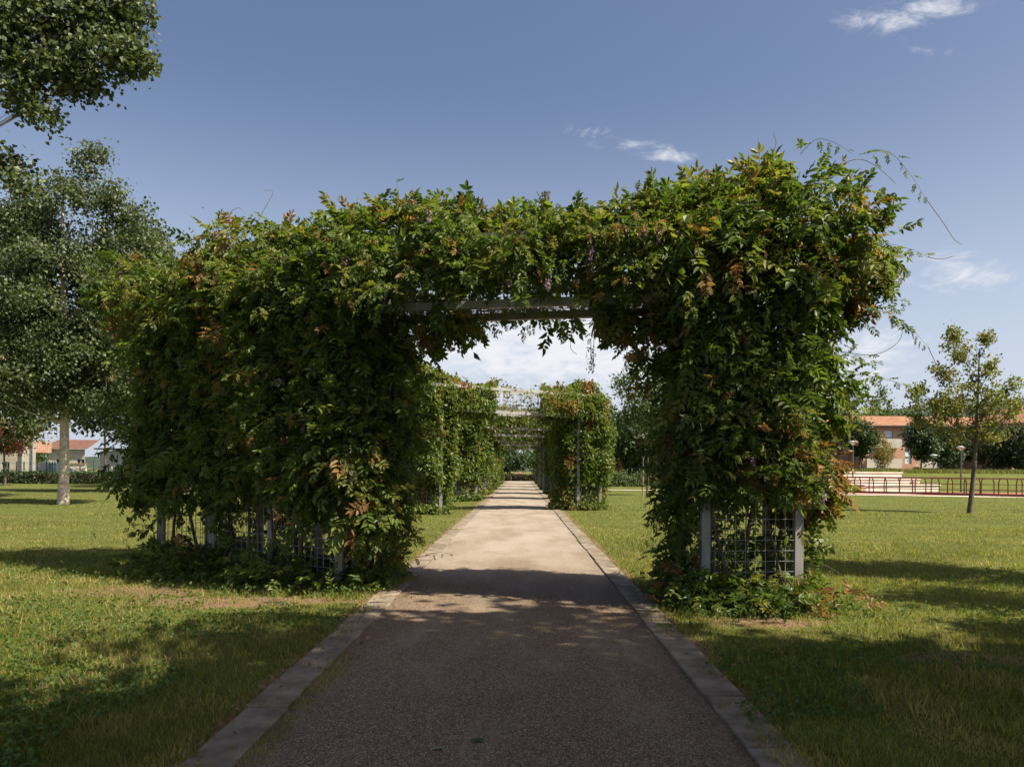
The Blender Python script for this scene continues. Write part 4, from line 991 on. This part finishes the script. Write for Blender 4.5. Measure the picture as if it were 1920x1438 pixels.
Y0 = 99.0; xa, xb = at(1617, 879, Y0).x, at(1872, 879, Y0).x; Wd = xb - xa; Hw = 6.0
def U_(px): return at(px, 879, Y0).x - xa
def Z_(py, px): return at(px, py, Y0).z - BZ
holes = [(U_(1696), U_(1709), Z_(870, 1700), Z_(842, 1700)), (U_(1696), U_(1709), Z_(833, 1700), Z_(806, 1700)), (U_(1658), U_(1674), Z_(868, 1660), Z_(846, 1660)), (U_(1658), U_(1674), Z_(836, 1660), Z_(806, 1660)),
         (U_(1740), U_(1753), Z_(833, 1745), Z_(806, 1745)), (U_(1740), U_(1753), Z_(870, 1745), Z_(842, 1745)), (U_(1790), U_(1806), Z_(868, 1800), Z_(842, 1800)), (U_(1790), U_(1806), Z_(833, 1800), Z_(806, 1800)), (U_(1836), U_(1848), Z_(833, 1840), Z_(806, 1840)), (U_(1836), U_(1848), Z_(870, 1840), Z_(842, 1840))]
a = Acc(); wallface(a, (xa, Y0, BZ), (1, 0, 0), Wd, Hw, holes)
a.add([(xa, Y0, BZ), (xa, Y0 + 9, BZ), (xa, Y0 + 9, BZ + Hw), (xa, Y0, BZ + Hw), (xb, Y0, BZ), (xb, Y0 + 9, BZ), (xb, Y0 + 9, BZ + Hw), (xb, Y0, BZ + Hw)], Q=[(0, 3, 2, 1), (4, 5, 6, 7), (1, 2, 6, 5)])
a.add([(xa, Y0, BZ + Hw), (xa, Y0 + 9, BZ + Hw), (xa, Y0 + 4.5, BZ + Hw + 1.35), (xb, Y0, BZ + Hw), (xb, Y0 + 9, BZ + Hw), (xb, Y0 + 4.5, BZ + Hw + 1.35)], T=[(0, 2, 1), (3, 4, 5)])
obj('wall', a, M_salmon, hs); windows(hs, (xa, Y0, BZ), (1, 0, 0), holes)
a = Acc(); tiled_slope(a, (xa - .5, Y0 - .7, BZ + Hw - .02), (1, 0, 0), (0, 5.25, 1.55), Wd + 1); tiled_slope(a, (xb + .5, Y0 + 9.7, BZ + Hw - .02), (-1, 0, 0), (0, -5.25, 1.55), Wd + 1)
rf = obj('roof', a, M_tile, hs)
a = Acc(); a.bar((xa - .5, Y0 - .72, BZ + Hw - .06), (xb + .5, Y0 - .72, BZ + Hw - .06), .12, .12); obj('gutter', a, M_lamp, rf)
a = Acc(); a.box((xa + 11, Y0 + 3, BZ + Hw + .8), (xa + 11.7, Y0 + 3.7, BZ + Hw + 2.0)); a.box((xa + 10.9, Y0 + 2.9, BZ + Hw + 2.0), (xa + 11.8, Y0 + 3.8, BZ + Hw + 2.12)); obj('chimney', a, M_salmon, rf)
for (x0, x1, zf) in ((1640, 1682, Z_(838, 1660)), (1600, 1682, Z_(875, 1660)), (1778, 1815, Z_(838, 1800)), (1714, 1760, Z_(875, 1740))):
    ua, ub = max(U_(x0), 0) + xa, U_(x1) + xa
    bal = Acc(); bal.box((ua, Y0 - 1.3, BZ + zf - .18), (ub, Y0 - .005, BZ + zf)); b_o = obj('balcony', bal, M_cream, hs)
    a = Acc(); a.box((ua, Y0 - 1.3, BZ + zf + .003), (ub, Y0 - 1.2, BZ + zf + 1.0)); obj('parapet', a, M_cream, b_o)
# side wing, pale
wg = thing('pale_house', 'pale low house wing left of the salmon house', 'house'); xw0, xw1 = at(1560, 879, 103).x, xa - .05
a = Acc(); hl = [(2.2, 3.2, 3.6, 5.0), (2.2, 3.2, .9, 2.3)]; wallface(a, (xw0, 103, BZ), (1, 0, 0), xw1 - xw0, 6.3, hl); a.add([(xw1, 103, BZ), (xw1, 111, BZ), (xw1, 111, BZ + 6.3), (xw1, 103, BZ + 6.3), (xw0, 103, BZ), (xw0, 111, BZ), (xw0, 111, BZ + 6.3), (xw0, 103, BZ + 6.3)], Q=[(0, 1, 2, 3), (4, 7, 6, 5)])
obj('wall', a, M_salmon, wg); windows(wg, (xw0, 103, BZ), (1, 0, 0), hl)
a = Acc(); tiled_slope(a, (xw0 - .3, 102.5, BZ + 6.3), (1, 0, 0), (0, 4.7, 1.0), xw1 - xw0 + .3); obj('roof', a, M_tile, wg)
# right-edge house
h2 = thing('ochre_house', 'nearer tiled house cut by the right edge of the view', 'house'); Y2 = 90; x0 = at(1897, 879, Y2).x
a = Acc(); hl = [(1.5, 2.5, 1.0, 2.6), (1.5, 2.5, 3.9, 5.4), (4.5, 5.5, 3.9, 5.4)]; wallface(a, (x0, Y2, BZ), (1, 0, 0), 12, 5.9, hl)
a.add([(x0, Y2, BZ), (x0, Y2 + 9, BZ), (x0, Y2 + 9, BZ + 5.9), (x0, Y2, BZ + 5.9), (x0 + 12, Y2, BZ), (x0 + 12, Y2 + 9, BZ), (x0 + 12, Y2 + 9, BZ + 5.9), (x0 + 12, Y2, BZ + 5.9)], Q=[(0, 3, 2, 1), (4, 5, 6, 7)])
obj('wall', a, M_salmon, h2); windows(h2, (x0, Y2, BZ), (1, 0, 0), hl)
a = Acc(); ex = x0 - .6
a.add([(ex, Y2 - .6, BZ + 5.85), (x0 + 12.6, Y2 - .6, BZ + 5.85), (x0 + 9, Y2 + 4.5, BZ + 8.2), (x0 + 2.6, Y2 + 4.5, BZ + 8.2), (ex, Y2 + 9.6, BZ + 5.85), (x0 + 12.6, Y2 + 9.6, BZ + 5.85)], Q=[(0, 1, 2, 3), (3, 2, 5, 4)], T=[(0, 3, 4), (1, 5, 2)])
for q in range(46):
    xx = ex + .3 + q * .28; tt = min(1, max(0, (xx - ex) / 3.2)) if xx < x0 + 2.6 else 1; a.bar((xx, Y2 - .62, BZ + 5.90), (xx, Y2 - .6 + 5.1 * tt, BZ + 5.92 + 2.35 * tt), .13, .07)
obj('roof', a, M_tile, h2)

# left background: pale house, stone outbuilding, tiled house, shed
ph = thing('farm_building', 'pale rendered farm building with stone and brick side at the far left', 'building'); Y3 = 84
xl, xm, xr = at(-60, 879, Y3).x, at(44, 879, Y3).x, at(70, 879, Y3).x
a = Acc(); f8 = (Y3 + 8) / (Y3 - .3); PB = [(xm, Y3 - .3), (xr, Y3 - .3), (xr * f8, Y3 + 8), (xm * f8, Y3 + 8)]; a.add([(*p, z) for z in (0, 7.4) for p in PB], Q=[(0, 1, 5, 4), (1, 2, 6, 5), (2, 3, 7, 6), (3, 0, 4, 7), (4, 5, 6, 7)]); obj('wall', a, M_cream, ph)
a = Acc(); hl = [(3.6, 4.5, .4, 1.9)]; wallface(a, (xl, Y3, 0), (1, 0, 0), xm - xl, 3.0, hl); obj('stone_wall', a, M_stonewall, ph); windows(ph, (xl, Y3, 0), (1, 0, 0), hl, pane=M_dark)
a = Acc(); a.box((xl, Y3 + .01, 3.0), (xm, Y3 + 5, 4.3)); obj('brick_wall', a, M_brick, ph)
a = Acc(); tiled_slope(a, (xl - .3, Y3 - .5, 4.3), (1, 0, 0), (0, 5, 1.3), xm - xl + .2); obj('roof', a, M_oldtile, ph)
a = Acc(); a.add([(x_ + dx_, y_ + dy_, z) for z in (7.41, 7.6) for (x_, y_), dx_, dy_ in zip(PB, (-.3, .4, .4, -.3), (-.4, -.4, .4, .4))], Q=[(0, 3, 2, 1), (4, 5, 6, 7), (0, 1, 5, 4), (1, 2, 6, 5), (2, 3, 7, 6), (3, 0, 4, 7)]); obj('eaves', a, M_oldtile, ph)
a = Acc(); a.tube([(xr - .35, Y3 - .4, 0), (xr - .35, Y3 - .4, 7.3)], .06, 6); obj('downpipe', a, M_lamp, ph)
th = thing('tiled_house', 'small distant house with brown tiled roof at far left', 'house'); Y4 = 125; x0, x1 = at(84, 879, Y4).x, at(166, 879, Y4).x
a = Acc(); hl = [(1.2, 2.2, 1.2, 2.6), (4.6, 5.8, 1.0, 2.6)]; wallface(a, (x0 + .6, Y4, 0), (1, 0, 0), x1 - x0 - 1.2, 4.2, hl); a.add([(x0 + .6, Y4, 0), (x0 + .6, Y4 + 7, 0), (x0 + .6, Y4 + 7, 4.2), (x0 + .6, Y4, 4.2)], Q=[(0, 3, 2, 1)]); obj('wall', a, M_stonewall, th); windows(th, (x0 + .6, Y4, 0), (1, 0, 0), hl, pane=M_dark)
a = Acc(); tiled_slope(a, (x0, Y4 - .6, 4.2), (1, 0, 0), (0, 4, 1.6), x1 - x0); obj('roof', a, M_oldtile, th)
gw = thing('garden_wall', 'low pale rendered garden wall behind the parked cars', 'wall'); a = Acc(); xa_, xb_ = at(70, 879, 96).x, at(160, 879, 96).x; a.box((xa_, 96, 0), (xb_, 96.3, 1.75)); obj('wall', a, M_cream, gw)
a = Acc(); a.box((xa_ - .05, 95.9, 1.752), (xb_ + .05, 96.4, 1.86)); obj('coping', a, M_tile, gw)
sh = thing('metal_shed', 'pale grey sheet-metal shed behind the left hedge', 'shed'); Y5 = 72; x0, x1 = at(187, 879, Y5).x, at(262, 879, Y5).x
a = Acc(); nseg = 28; us = np.linspace(x0, x1, nseg + 1)
V = np.concatenate([np.c_[us, Y5 + .04 * (np.arange(nseg + 1) % 2), np.full(nseg + 1, z)] for z in (0, 2.9)]); i = np.arange(nseg)
a.add(V, Q=np.stack([i, i + 1, i + nseg + 2, i + nseg + 1], 1)); a.add([(x0, Y5, 0), (x0, Y5 + 5, 0), (x0, Y5 + 5, 3.2), (x0, Y5, 2.9), (x1, Y5, 0), (x1, Y5 + 5, 0), (x1, Y5 + 5, 3.2), (x1, Y5, 2.9)], Q=[(0, 3, 2, 1), (4, 5, 6, 7)])
obj('wall', a, M_tin, sh); a = Acc(); a.bar((x0 - .3, Y5 + 2.4, 3.15), (x1 + .3, Y5 + 2.4, 3.15), 5.8, .12); obj('roof', a, M_lamp, sh)
# fence of dark pickets
fe = thing('picket_fence', 'thin dark post fence in front of the farm building', 'fence')
for px in (13, 31, 45, 57, 70, 87, 93, 98, 103): x = at(px, 879, 70).x; a = Acc(); a.tube([(x, 70, 0), (x, 70, 1.9)], .05, 6); obj('post', a, M_lamp, fe)
a = Acc()
for z in (.7, 1.2, 1.75): a.bar((at(0, 879, 70).x, 70, z), (at(106, 879, 70).x, 70, z), .02, .02)
obj('wire', a, M_lamp, fe)
# parked vehicles, seen from behind past the hedge
def car(label, x, y, L, Wd, Hh, paint, rot):
    root = thing('parked_car', label, 'car', 'cars parked behind the left hedge', (x, y, 0)); root.rotation_euler = (0, 0, rot)
    pr = [(-L / 2, .35), (-L / 2, .85), (-L / 2 + .15, .95), (-L / 2 + .5, Hh), (L * .12, Hh), (L * .27, .98), (L / 2 - .1, .85), (L / 2, .6), (L / 2, .35)]
    a = Acc(); n = len(pr); w = Wd / 2
    V = [(px_, -w * (.86 if z > 1.0 else 1), z) for px_, z in pr] + [(px_, w * (.86 if z > 1.0 else 1), z) for px_, z in pr]
    a.add(V, Q=[(i, (i + 1) % n, (i + 1) % n + n, i + n) for i in range(n)])
    for o_ in (0, n):
        c = len(V); a.add([V[o_ + i] for i in range(n)] + [(0, V[o_][1], .6)], T=[((i + 1) % n, i, n) if o_ else (i, (i + 1) % n, n) for i in range(n)])
    obj('body', a, paint, root)
    for s_ in (-1, 1):
        a = Acc(); yw = s_ * (w * .93 + .012); a.add([(-L / 2 + .42, s_ * (w + .004), .98), (L * .2, s_ * (w + .004), .98), (L * .1, s_ * (w * .87 + .01), Hh - .1), (-L / 2 + .62, s_ * (w * .87 + .01), Hh - .1)], Q=[(0, 1, 2, 3)]); obj('side_window', a, M_glass, root)
        for xx in (-L * .31, L * .31):
            a = Acc(); a.tube([(xx, s_ * (w - .18), .32), (xx, s_ * (w + .02), .32)], .32, 16); obj('wheel', a, M_tyre, root)
        a = Acc(); a.box((-L / 2 - .02, s_ * w * .8 - .12, .62), (-L / 2 + .005, s_ * w * .8 + .12, .84)); obj('tail_light', a, M_tail, root)
    a = Acc(); a.add([(-L / 2 + .13, -w * .8, 1.0), (-L / 2 + .13, w * .8, 1.0), (-L / 2 + .44, w * .75, Hh - .1), (-L / 2 + .44, -w * .75, Hh - .1)], Q=[(0, 3, 2, 1)]); obj('rear_window', a, M_glass, root)
car('dark blue car showing a red tail light behind the left hedge', at(80, 879, 88).x, 88, 4.0, 1.7, 1.42, M_carblue, R(70))
car('tall dark green car right of the blue one behind the left hedge', at(98, 879, 85).x, 86, 4.2, 1.8, 1.85, M_cargreen, R(80))
tp = thing('timber_pile', 'heap of pale boards beside the grey shed', 'timber pile'); c = at(163, 879, 75)
for i in range(16):
    a = Acc(); x = c.x + rng.uniform(-1.2, 1.2); z = rng.uniform(.7, 1.35); d_ = rng.normal(0, 1, 3) * (1, .4, .3); d_ = unit(d_) * .8; a.bar((x - d_[0], 75 + rng.uniform(-.4, .4), z - d_[2]), (x + d_[0], 75, z + d_[2]), .12, .05); obj('board', a, M_wood, tp)
a = Acc(); a.box((c.x - 1.5, 74.6, 0), (c.x + 1.5, 75.6, .75)); obj('pallet', a, M_wood, tp)
# play frame with orange posts
g = at(1155, 879, 82); pf = thing('play_frame', 'orange-brown climbing posts of a play area past the second arch', 'play equipment', None, (g.x, 82, 0))
for px in (1147, 1151, 1161, 1164): x = at(px, 879, 82).x - g.x; a = Acc(); a.tube([(x, 0, 0), (x, 0, 2.75)], .075, 8); obj('post', a, M_orange, pf)
a = Acc(); a.tube([(at(1147, 879, 82).x - g.x, 0, 2.1), (at(1155, 879, 82).x - g.x, 0, 1.9), (at(1164, 879, 82).x - g.x, 0, 2.1)], .04, 6); obj('crossbar', a, M_red, pf)
a = Acc(); a.box((at(1145, 879, 82).x - g.x - .6, -.3, .8), (at(1147, 879, 82).x - g.x, .3, .9)); obj('platform', a, M_orange, pf)

# ------------------------------------------------------------------ grass
def dirt_amount(P):
    d_ = np.zeros(len(P))
    for (p, sx, sy) in DIRT: d_ = np.maximum(d_, np.exp(-((P[:, 0] - p.x) / sx) ** 2 - ((P[:, 1] - p.y) / sy) ** 2))
    return d_ + (vnoise(np.c_[P, np.zeros(len(P))], 3.5, 9) - .5) * 1.1
def scatter(n, d0, d1, wide=.74, pad=1.2):
    Y = H * F / rng.uniform(d1, d0, n); X = rng.uniform(-1, 1, n) * (wide * Y + pad); return np.stack([X, Y], 1)
def on_lawn(P, over=.0):
    q = np.c_[P, np.zeros(len(P))]; e = (vnoise(q, 2.3, 17) - .26) * .34 + (vnoise(q, .6, 18) - .4) * .16 + over
    return (P[:, 0] < PL - KW + e) | (P[:, 0] > PR + KW - e)
GR = np.array([(.142, .150, .030), (.172, .178, .036), (.20, .195, .044), (.105, .122, .026), (.29, .235, .095)])
def blades(P, h, w, a, seg=1):
    n = len(P); th = rng.random(n) * 6.283; dx = np.stack([np.cos(th), np.sin(th)], 1)
    ln = rng.normal(0, .45, (n, 2)) * h[:, None]; z0 = lawn_z(P) - .005
    tint = vnoise(np.c_[P, np.zeros(n)], .7, 19); st = vnoise(np.c_[P, np.zeros(n)], 1.9, 23)
    ci = rng.integers(0, 4, n); ci[(rng.random(n) < .10 + .35 * (st > .63) + .25 * (st > .74))] = 4
    c = GR[ci] * 1.08 * (.75 + .5 * tint)[:, None] * rng.uniform(.6, 1.3, (n, 1))
    b0 = np.c_[P - dx * w[:, None] / 2, z0]; b1 = np.c_[P + dx * w[:, None] / 2, z0]; tip = np.c_[P + ln, z0 + h]
    if seg == 1:
        V = np.stack([b0, b1, tip], 1); T = np.arange(3 * n).reshape(-1, 3); a.add(V.reshape(-1, 3), T=T, col=np.repeat(c, 3, 0))
    else:
        m0 = np.c_[P - dx * w[:, None] * .4 + ln * .35, z0 + h * .6]; m1 = np.c_[P + dx * w[:, None] * .4 + ln * .35, z0 + h * .6]
        V = np.stack([b0, b1, m1, m0, tip], 1); b_ = np.arange(n)[:, None] * 5
        a.add(V.reshape(-1, 3), T=np.concatenate([b_ + (0, 1, 2), b_ + (0, 2, 3), b_ + (3, 2, 4)]), col=np.repeat(c, 5, 0))
acc = Acc()
P = scatter(240000, 700, 250); P = P[on_lawn(P) & (rng.random(len(P)) > np.clip(dirt_amount(P) * 1.3 - .25, 0, .80))]
hh = (.022 + .04 * vnoise(np.c_[P, np.zeros(len(P))], 1.6, 31)) * rng.uniform(.5, 1.4, len(P)); blades(P, hh, np.maximum(.0045, P[:, 1] * .0009) * rng.uniform(.8, 1.4, len(P)), acc, 2)
P = scatter(300000, 250, 32); P = P[on_lawn(P) & (rng.random(len(P)) > np.clip(dirt_amount(P) * 1.3 - .25, 0, .80))]
hh = (.022 + .035 * vnoise(np.c_[P, np.zeros(len(P))], .8, 31)) * rng.uniform(.6, 1.5, len(P)); blades(P, hh, np.minimum(P[:, 1] * .0009, .03), acc, 1)
# weeds creeping on kerb joints and path edge
P = np.c_[rng.normal(PL + .03, .07, 9000), rng.uniform(3.5, 10.0, 9000)]; P = P[vnoise(np.c_[P * (0, 1), np.zeros(len(P))], 1.6, 61) + .25 * vnoise(np.c_[P, np.zeros(len(P))], 6, 62) > .74]
blades(P, rng.uniform(.02, .06, len(P)), np.full(len(P), .005), acc, 1)
obj('grass', acc, M_grass, kind='stuff', label='short green lawn grass on both sides of the path', category='grass')
acc = Acc()
P = scatter(60000, 700, 170); cl = vnoise(np.c_[P, np.zeros(len(P))], .9, 41) + .25 * (P[:, 0] < -2.5)
P = P[on_lawn(P, -.05) & (cl > .60)]; n = len(P); P3 = np.c_[P, lawn_z(P) + rng.uniform(.015, .06, n)]
simple_cards(acc, P3, .032, np.array([(.07, .12, .025), (.09, .14, .03), (.06, .10, .022)])[rng.integers(0, 3, n)], jit=.35, asp=1.0)
obj('clover', acc, M_grass, kind='stuff', label='low clover patches among the lawn grass', category='clover')
# bigger weeds around the feet of the near arch and in the front lawn
acc = Acc()
for (cx, cy, sx, sy, n) in ((-4.2, 11.0, 1.6, .5, 900), (2.8, 8.7, .9, .35, 700), (-2.0, 9.9, .3, .4, 300), (3.9, 9.2, .4, .4, 250), (-4.4, 6.2, 1.2, .8, 260), (-3.0, 5.0, .5, .4, 120), (-3.0, 9.7, .9, .25, 350)):
    P = rng.normal(0, 1, (n, 2)) * (sx, sy) + (cx, cy); P = P[on_lawn(P, -.02)]; P3 = np.c_[P, lawn_z(P) + rng.uniform(.02, .14, len(P))]
    simple_cards(acc, P3, .045, np.array([(.065, .11, .022), (.09, .135, .03)])[rng.integers(0, 2, len(P3))], jit=.4, asp=.6)
obj('weeds', acc, M_grass, kind='stuff', label='broad-leaved weeds round the feet of the nearest arch', category='weeds')
# leaf crumbs and grit on the near path
acc = Acc(); n = 420; X = rng.uniform(PL + .02, PR - .02, n); m_ = rng.random(n) < .6; X[m_] = np.where(rng.random(m_.sum()) < .5, PL + np.abs(rng.normal(0, .16, m_.sum())), PR - np.abs(rng.normal(0, .16, m_.sum())))
simple_cards(acc, np.c_[X, rng.uniform(3.8, 11, n), np.full(n, .016)], .022, np.vstack([BROWN, [(.05, .035, .02)]])[rng.integers(0, 4, n)], jit=.25, asp=.6)
obj('path_litter', acc, M_leaf, kind='stuff', label='tiny dry leaf crumbs scattered over the shaded near path', category='leaf litter')
# coarse tufts and rosettes scattered through the lawn
acc = Acc(); P = scatter(2600, 640, 90); P = P[on_lawn(P, -.05) & (vnoise(np.c_[P, np.zeros(len(P))], .8, 71) > .42)]
for j in range(9):
    q = P + rng.normal(0, .035, P.shape); hh = rng.uniform(.05, .13, len(q)); blades(q, hh, np.full(len(q), .009) * (1 + q[:, 1] * .05), acc, 1)
obj('grass_tufts', acc, M_grass, kind='stuff', label='coarser grass tufts standing proud of the lawn', category='grass')
# tall rough grass on the bank
acc = Acc(); n = 14000; X = rng.uniform(26, 75, n); Yb = rng.uniform(69, 82, n); P3 = np.c_[X, Yb, np.full(n, BZ)]
hgt = rng.uniform(.2, .5, n); th = rng.random(n) * 6.28; w = .06
V = np.stack([P3 + np.c_[np.cos(th) * w, np.sin(th) * w, th * 0], P3 - np.c_[np.cos(th) * w, np.sin(th) * w, th * 0], P3 + np.c_[rng.normal(0, .08, n), rng.normal(0, .08, n), hgt]], 1)
acc.add(V.reshape(-1, 3), T=np.arange(3 * n).reshape(-1, 3), col=np.repeat(np.array([(.10, .12, .03), (.16, .15, .06)])[rng.integers(0, 2, n)], 3, 0))
obj('rough_grass', acc, M_grass, kind='stuff', label='rough tall grass on the bank above the seating steps', category='grass')
# fallen leaves
def fallen(px, py, L, col, label, ang):
    g = ground(px, py, .02); a = Acc(); c, s = math.cos(ang), math.sin(ang)
    pr = [(0, 0), (.25, .2), (.55, .26), (.8, .15), (1, 0), (.8, -.14), (.55, -.25), (.25, -.2)]
    V = [(L * (x * c - y * s), L * (x * s + y * c), .004 + .05 * L * abs(y) * 4) for x, y in pr] + [(L * .5 * c, L * .5 * s, .003)]
    a.add(V, T=[(i, (i + 1) % 8, 8) for i in range(8)], col=col); o = obj('fallen_leaf', a, M_leaf, None, label=label, category='fallen leaf', group='fallen leaves on the path'); o.location = (g.x, g.y, .014)
fallen(880, 1387, .10, (.03, .07, .035), 'dark green leaf lying on the near path', .15)
fallen(806, 1402, .085, (.22, .20, .15), 'pale grey dead leaf left of the green one on the path', .2)
acc = Acc(); n = 260; side = rng.random(n) < .5
X = np.where(side, rng.normal(PL - .2, .16, n), rng.normal(PR + .2, .16, n)); Yb = rng.uniform(3.8, 12, n)
simple_cards(acc, np.c_[X, Yb, np.full(n, .045)], .05, BROWN[rng.integers(0, 3, n)], jit=.2, asp=.5)
obj('leaf_litter', acc, M_leaf, kind='stuff', label='small brown dead leaves scattered along the kerbs', category='leaf litter')
